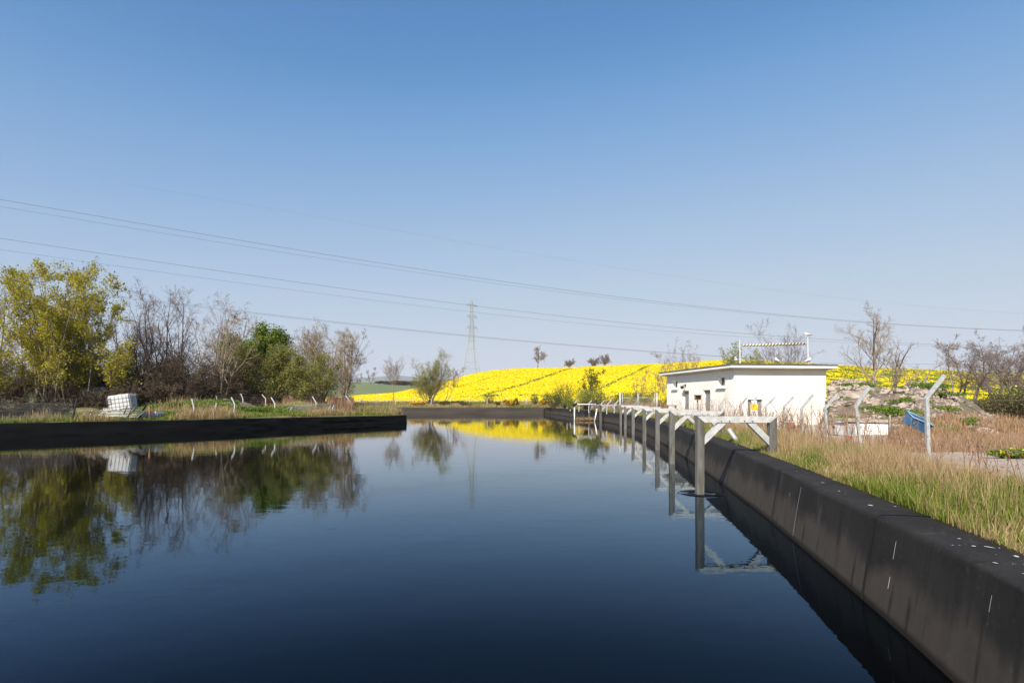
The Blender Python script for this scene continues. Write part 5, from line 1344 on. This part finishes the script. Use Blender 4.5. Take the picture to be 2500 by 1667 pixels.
def wire(name, pts, Da, Db, r_, label):
    """D measured at u=0 and u=2500; the plan is a straight line between them"""
    pts = np.array(pts, float); A_ = np.array([U(0, Da), Da]); B_ = np.array([U(2500, Db), Db])
    us = np.linspace(pts[0, 0], pts[-1, 0], 60)
    co = np.polyfit(pts[:, 0], pts[:, 1], min(3, len(pts) - 1)); v = np.polyval(co, us)
    k = (us - HU) / F; dx, dy = B_ - A_
    t = (k * A_[1] - A_[0]) / (dx - k * dy); D_ = A_[1] + t * dy
    P3 = np.stack([k * D_, D_, EYE + (HV - v) / F * D_], 1)
    mb = MB(); mb.tube(P3, r_ * np.interp(D_, [80, 240], [.7, 1.5]), 5, cap=False); return tag(mb.build(name, m_cable), label, 'power line', 'overhead power lines')
wire('power_line', [(-200, 452), (0, 488.6), (830, 625.5), (1660, 744), (2100, 785), (2500, 805), (2700, 812)], 85, 230, .034, 'highest of the dark power lines crossing the whole sky')
wire('power_line', [(-200, 471), (0, 505.5), (830, 636.5), (1660, 748), (2100, 787), (2500, 806), (2700, 813)], 90, 235, .024, 'power line just below the highest dark one')
wire('power_line', [(-200, 551), (0, 583.5), (830, 702.5), (1660, 800.5), (2050, 832), (2500, 843), (2700, 845)], 85, 230, .032, 'dark power line crossing the pylon top')
wire('power_line', [(-200, 580), (0, 610), (830, 722), (1660, 811), (2050, 837), (2500, 845), (2700, 847)], 90, 235, .023, 'thin power line crossing the upper pylon')
wire('power_line', [(-100, 673), (290, 722.8), (660, 767.6), (830, 787.5), (1250, 829), (1660, 862.5), (1900, 878)], 85, 230, .032, 'dark power line crossing the pylon waist')
wire('power_line', [(-100, 678), (290, 726), (660, 771), (830, 790), (1250, 831.5), (1660, 863.5), (1900, 878.5)], 90, 235, .022, 'thin power line close under the one at the pylon waist')
wire('power_line', [(300, 447), (480, 480), (830, 543), (1240, 605), (1660, 677), (2100, 735), (2500, 764), (2700, 772)], 110, 260, .012, 'faint thin earth wire high above the other lines')
wire('power_line', [(2000, 886), (2200, 888), (2500, 890)], 300, 330, .04, 'faint low wire behind the bare trees on the right')

# ------------------------------------------------------------------ grass
def blades(pts, h, wdt, mat_i, mb, rng, lean=.35):
    n = len(pts); th = rng.rand(n) * 6.283; ln = lean * rng.rand(n) ** 1.0
    d = np.stack([np.cos(th), np.sin(th), 0 * th], 1); sd_ = np.stack([-np.sin(th + rng.normal(0, .8, n)), np.cos(th + rng.normal(0, .8, n)), 0 * th], 1)
    up = np.array([0, 0, 1.0])
    p0 = pts; p1 = pts + (up * .55 + d * (ln * .35)[:, None]) * h[:, None]; p2_ = pts + (up * .95 + d * ln[:, None]) * h[:, None]
    w_ = wdt[:, None]
    V = np.stack([p0 - sd_ * w_, p0 + sd_ * w_, p1 + sd_ * w_ * .75, p1 - sd_ * w_ * .75, p2_], 1).reshape(-1, 3)
    b_ = np.arange(n)[:, None] * 5
    mb.raw(V, b_ + np.array([[0, 1, 2, 3]]), b_ + np.array([[3, 2, 4]]), mi=mat_i)
rng = np.random.RandomState(11)
def strip_right(n, y0, y1, d0, d1, pw=1.0):
    y = rng.uniform(y0, y1, n); d = d0 + (d1 - d0) * rng.rand(n) ** pw; x = xwall(y) + .70 + d
    return np.stack([x, y, gz(x, y) - .02], 1), d
# green fringe next to the wall
mb = MB()
for n, y0, y1, wd, hs in ((22000, 2.5, 9, .0040, 1), (24000, 9, 18, .0055, 1), (18000, 18, 45, .011, 1.0), (7000, 45, 82, .022, 1)):
    p_, d = strip_right(n, y0, y1, -.09, 1.5, 1.5); pat = nz(p_[:, 0], p_[:, 1], 41, 1.2); h = (.10 + .26 * rng.rand(n) + .10 * np.clip(pat, -.6, 1)) * hs * np.interp(d, [0, .3, 1], [.6, 1, 1.15])
    sel = pat * .5 + .42 * rng.randn(n) + np.interp(p_[:, 1], [4, 9, 12, 20], [.08, .18, .4, .4]) > 0
    blades(p_[sel], h[sel], np.full(sel.sum(), wd), 0, mb, rng, .5)
    blades(p_[~sel], h[~sel] * 1.15, np.full((~sel).sum(), wd), 1, mb, rng, .55)
tag(mb.build('bank_grass', [m_grass, m_straw]), 'green grass fringe along the right wall top', 'grass', kind='stuff')
mb = MB()
for n, y0, y1, wd in ((20000, 3.5, 10, .0034), (22000, 9, 19, .0046), (22000, 19, 46, .009)):
    p_, d = strip_right(n, y0, y1, .2, 1.8 if y0 < 19 else 4.5, 1.0); pat = nz(p_[:, 0], p_[:, 1], 42, .9)
    dens = np.clip(.55 + .6 * pat, .12, 1); keep_ = rng.rand(n) < dens
    h = (.22 + .44 * rng.rand(n)) * np.interp(d, [.2, .8, 1.5, 2.1, 4.5], [.75, 1.05, .75, .35, .5]) * np.interp(p_[:, 1], [4, 9, 19, 30], [.85, 1, .95, .9])
    k = keep_ & (rng.rand(n) < .72); blades(p_[k], h[k], np.full(k.sum(), wd), 0, mb, rng, .55)
    k = keep_ & ~k; blades(p_[k], h[k], np.full(k.sum(), wd), 1, mb, rng, .5)
tag(mb.build('dry_grass', [m_straw, m_strawpink]), 'tall straw coloured grass behind the right wall', 'grass', kind='stuff')
# dead dock and willowherb stems
mb = MB(); n = 900
p_, d = strip_right(n, 5, 34, .9, 5.6); ok = ~((p_[:, 1] < 17) & (d > 2.2) & (rng.rand(n) < .82)) & ~((d > 3.2) & (p_[:, 1] < 21) & (rng.rand(n) < .5)); p_, d = p_[ok], d[ok]; n = len(p_); h = rng.uniform(.7, 1.5, n) * np.interp(p_[:, 1], [5, 9, 14], [.5, .7, 1])
B = p_; dr = unit(rng.normal(0, .22, (n, 3)) * (1, 1, 0) + (0, 0, 1)); pts, rd = grow(rng, B, dr, h, np.full(n, .007), 5, .07, 0, .5); mb.tubes(pts, rd, 3, cap=False)
b, dd, cl, cr_ = children(rng, pts, rd, h, 7, .45, 1, .35, .9, .22, .3, .7, .003); p2_, r2 = grow(rng, b, dd, cl, cr_, 2, .12, .02); mb.tubes(p2_, r2, 3, cap=False)
C = p2_[:, -1]; k = len(C); A = unit(rng.normal(0, 1, (k, 3)) + (0, 0, 1.5)) * .022; mb.quads(C, A, unit(np.cross(A, rng.normal(0, 1, (k, 3)))) * .008)
tag(mb.build('dead_stems', m_stem), 'reddish brown dead weed stems in front of the fence', 'dead weeds', kind='stuff')
# green leafy weeds in the fringe
for k, (uu, D, wx, lab) in enumerate([(2052, 9.6, .7, 'leafy green weed clump at the wall edge right of the pale stalk'), (1985, 11.5, .5, 'small leafy weed at the wall edge below the fence'), (2240, 7.6, .5, 'leafy tuft in the near grass')]):
    x_ = U(uu, D); bush('weed_patch', lab, 'weeds', (x_, D, float(gz(x_, D)) - .03), (wx, wx * .7, .3), 420 + k, m_weed, 500, .035, group='weeds along the wall edge', ntw=15, spiky=.4)
# slope right of the track: brown and green cover
mb = MB(); n = 42000
x_ = rng.uniform(7, 22, n); y_ = rng.uniform(12.5, 24, n); ok = (x_ - xwall(y_) > 4.0); x_, y_ = x_[ok], y_[ok]
tk = (y_ + .30 * (x_ - 9.2))
ok = tk > 18.3; x_, y_ = x_[ok], y_[ok]
pat = nz(x_, y_, 44, .55); p_ = np.stack([x_, y_, gz(x_, y_) - .02], 1); n = len(p_)
h = .15 + .40 * rng.rand(n); s1 = pat > .5
blades(p_[s1], h[s1] * .7, np.full(s1.sum(), .012), 0, mb, rng, .7); blades(p_[~s1], h[~s1] * 1.25, np.full((~s1).sum(), .007), 1, mb, rng, .5)
tag(mb.build('rough_grass', [m_weed, m_strawpink]), 'brown and green rough cover below the heap', 'grass', kind='stuff')
n = 15000; u_ = rng.uniform(2195, 2700, n); t_ = rng.uniform(-.02, 1, n) ** 1.3 * np.interp(u_, [2195, 2280, 2400, 2600], [.10, .30, .55, .9])
t_ = np.clip(t_, 0, 1); hx, hd, hzz = heap_pt(u_, t_); pat = nz(hx, hd, 48, .8); p_ = np.stack([hx, hd, hzz - .03], 1); mb = MB(); h = .18 + .42 * rng.rand(n)
k = pat > .45; blades(p_[k], h[k] * .6, np.full(k.sum(), .016), 0, mb, rng, .7); k = ~k & (pat > -.75); blades(p_[k], h[k], np.full(k.sum(), .010), 1, mb, rng, .6)
tag(mb.build('dry_scrub', [m_weed, m_russet]), 'russet dry weeds covering the right foot of the rubble heap', 'dry weeds', kind='stuff')
bush('ragwort', 'yellow flowering weed at the right picture edge', 'weeds', gpt(2490, 15, -.02), (1.0, .7, .4), 430, m_weed, 700, .04, flower=m_rape, nfl=90)
# left bank grass
mb = MB()
t_ = rng.rand(42000); s_tot = np.linspace(0, 1, len(LWs)); bx_ = np.interp(t_, s_tot, LWs[:, 0]); by_ = np.interp(t_, s_tot, LWs[:, 1])
off = .55 + 6.5 * rng.rand(len(t_)) ** 1.6; x_ = bx_ - .72 * off; y_ = by_ + .69 * off
pat = nz(x_, y_, 45, .7); p_ = np.stack([x_, y_, gz(x_, y_) - .02], 1); n = len(p_)
h = (.10 + .32 * rng.rand(n)) * np.interp(pat, [-1, 0, 1], [.7, 1, 1.5]); s1 = pat + .35 * rng.randn(n) < .2
ok = (x_ > -45) & (x_ < -8)
k = s1 & ok; blades(p_[k], h[k] * .9, np.full(k.sum(), .018), 0, mb, rng, .6); k = ~s1 & ok; blades(p_[k], h[k] * 1.5, np.full(k.sum(), .014), 1, mb, rng, .45)
tag(mb.build('bank_grass', [m_grass, m_straw]), 'short mixed grass along the top of the left bank', 'grass', kind='stuff')
mb = MB(); n = 16000   # reeds at the bank end
uu = rng.uniform(690, 985, n); D = rng.uniform(48.5, 58, n); x_ = (uu - HU) / F * D
ok = x_ < np.interp(D, [48.6, 62], [-9.6, -13.2]); x_, D, uu = x_[ok], D[ok], uu[ok]
p_ = np.stack([x_, D, gz(x_, D) - .02], 1); n = len(p_); tall = (uu > 800) & (uu < 862) | ((uu > 690) & (uu < 790) & (D > 50))
h = np.where(tall, rng.uniform(.6, 1.45, n), rng.uniform(.2, .6, n)); k = tall
blades(p_[k], h[k], np.full(k.sum(), .016), 0, mb, rng, .3); blades(p_[~k & (rng.rand(n) < .5)], h[~k & (rng.rand(n) < 2)][: (~k & True).sum()][: len(p_[~k & (rng.rand(n) < 0)])] if False else rng.uniform(.2, .6, 0), np.zeros(0), 0, mb, rng, .4) if False else None
k2 = ~tall & (rng.rand(n) < .5); blades(p_[k2], h[k2], np.full(k2.sum(), .018), 1, mb, rng, .5); k2 = ~tall & ~k2; blades(p_[k2], h[k2] * 1.2, np.full(k2.sum(), .016), 2, mb, rng, .4)
tag(mb.build('reeds', [m_strawpink, m_grass, m_straw]), 'pale dry reeds at the end of the left bank', 'reeds', kind='stuff')
mb = MB(); n = 30000   # far bank
x_ = rng.uniform(-25, 8, n); y_ = rng.uniform(83.4, 93.5, n); p_ = np.stack([x_, y_, gz(x_, y_) - .02], 1); pat = nz(x_, y_, 46, .5); h = .15 + .42 * rng.rand(n)
k = pat + .3 * rng.randn(n) > .25; blades(p_[k], h[k], np.full(k.sum(), .03), 0, mb, rng, .5); k = ~k; blades(p_[k], h[k], np.full(k.sum(), .028), 1, mb, rng, .5)
tag(mb.build('rough_grass', [m_grass, m_straw]), 'rough grass strip on the far bank', 'grass', kind='stuff')
mb = MB(); n = 22000   # right bank far part up to the gate and around
y_ = rng.uniform(40, 80, n); d = rng.uniform(.2, 14, n); x_ = xwall(y_) + .7 + d; p_ = np.stack([x_, y_, gz(x_, y_) - .02], 1)
inh = ((x_ - 12.8) * math.cos(th) + (y_ - 33) * math.sin(th) > -.3) & (y_ < 43.5); p_ = p_[~inh]; n = len(p_); pat = nz(p_[:, 0], p_[:, 1], 47, .6)
h = .2 + .55 * rng.rand(n); k = pat > .2; blades(p_[k], h[k] * .8, np.full(k.sum(), .022), 0, mb, rng, .5); k = ~k; blades(p_[k], h[k] * 1.3, np.full(k.sum(), .02), 1, mb, rng, .4)
tag(mb.build('rough_grass', [m_grass, m_strawpink]), 'brown and green rough grass around the gate', 'grass', kind='stuff')
for k, (uu, D, wx, h, lab) in enumerate([(440, 41, 3.4, .5, 'bright green weed bank left of the bent posts'), (500, 42, 3.0, .55, 'bright green weeds on the crest of the left mound'), (545, 44, 2.2, .5, 'green weeds beside the small soil heap'), (400, 38.5, 2.2, .4, 'low green weeds right of the half buried tank'),
                                         (690, 46, 3.4, .45, 'green weed patch behind the tube rack'), (640, 43, 2.4, .4, 'green weed patch between the bent posts'), (470, 39.5, 2.0, .35, 'green tuft at the foot of the first bent post'), (590, 42, 2.0, .35, 'low weeds in front of the reddish soil heap')]):
    bush('weed_patch', lab, 'weeds', gpt(uu, D, -.05), (wx, wx * .45, h), 440 + k, m_weed, 1600, .065, group='weeds on the left bank', ntw=20, lumps=12)

# ------------------------------------------------------------------ air
hz = bpy.data.materials.new('haze_air'); hz.use_nodes = True
hn = hz.node_tree.nodes; hn.remove(hn['Principled BSDF'])
pv = hn.new('ShaderNodeVolumePrincipled'); pv.inputs['Color'].default_value = (.86, .91, 1.0, 1); pv.inputs['Density'].default_value = 1.1e-4
hz.node_tree.links.new(pv.outputs[0], hn['Material Output'].inputs['Volume'])
mb = MB(); mb.box((0, 7000, 208), (24000, 22000, 424)); tag(mb.build('haze', hz), kind='stuff')
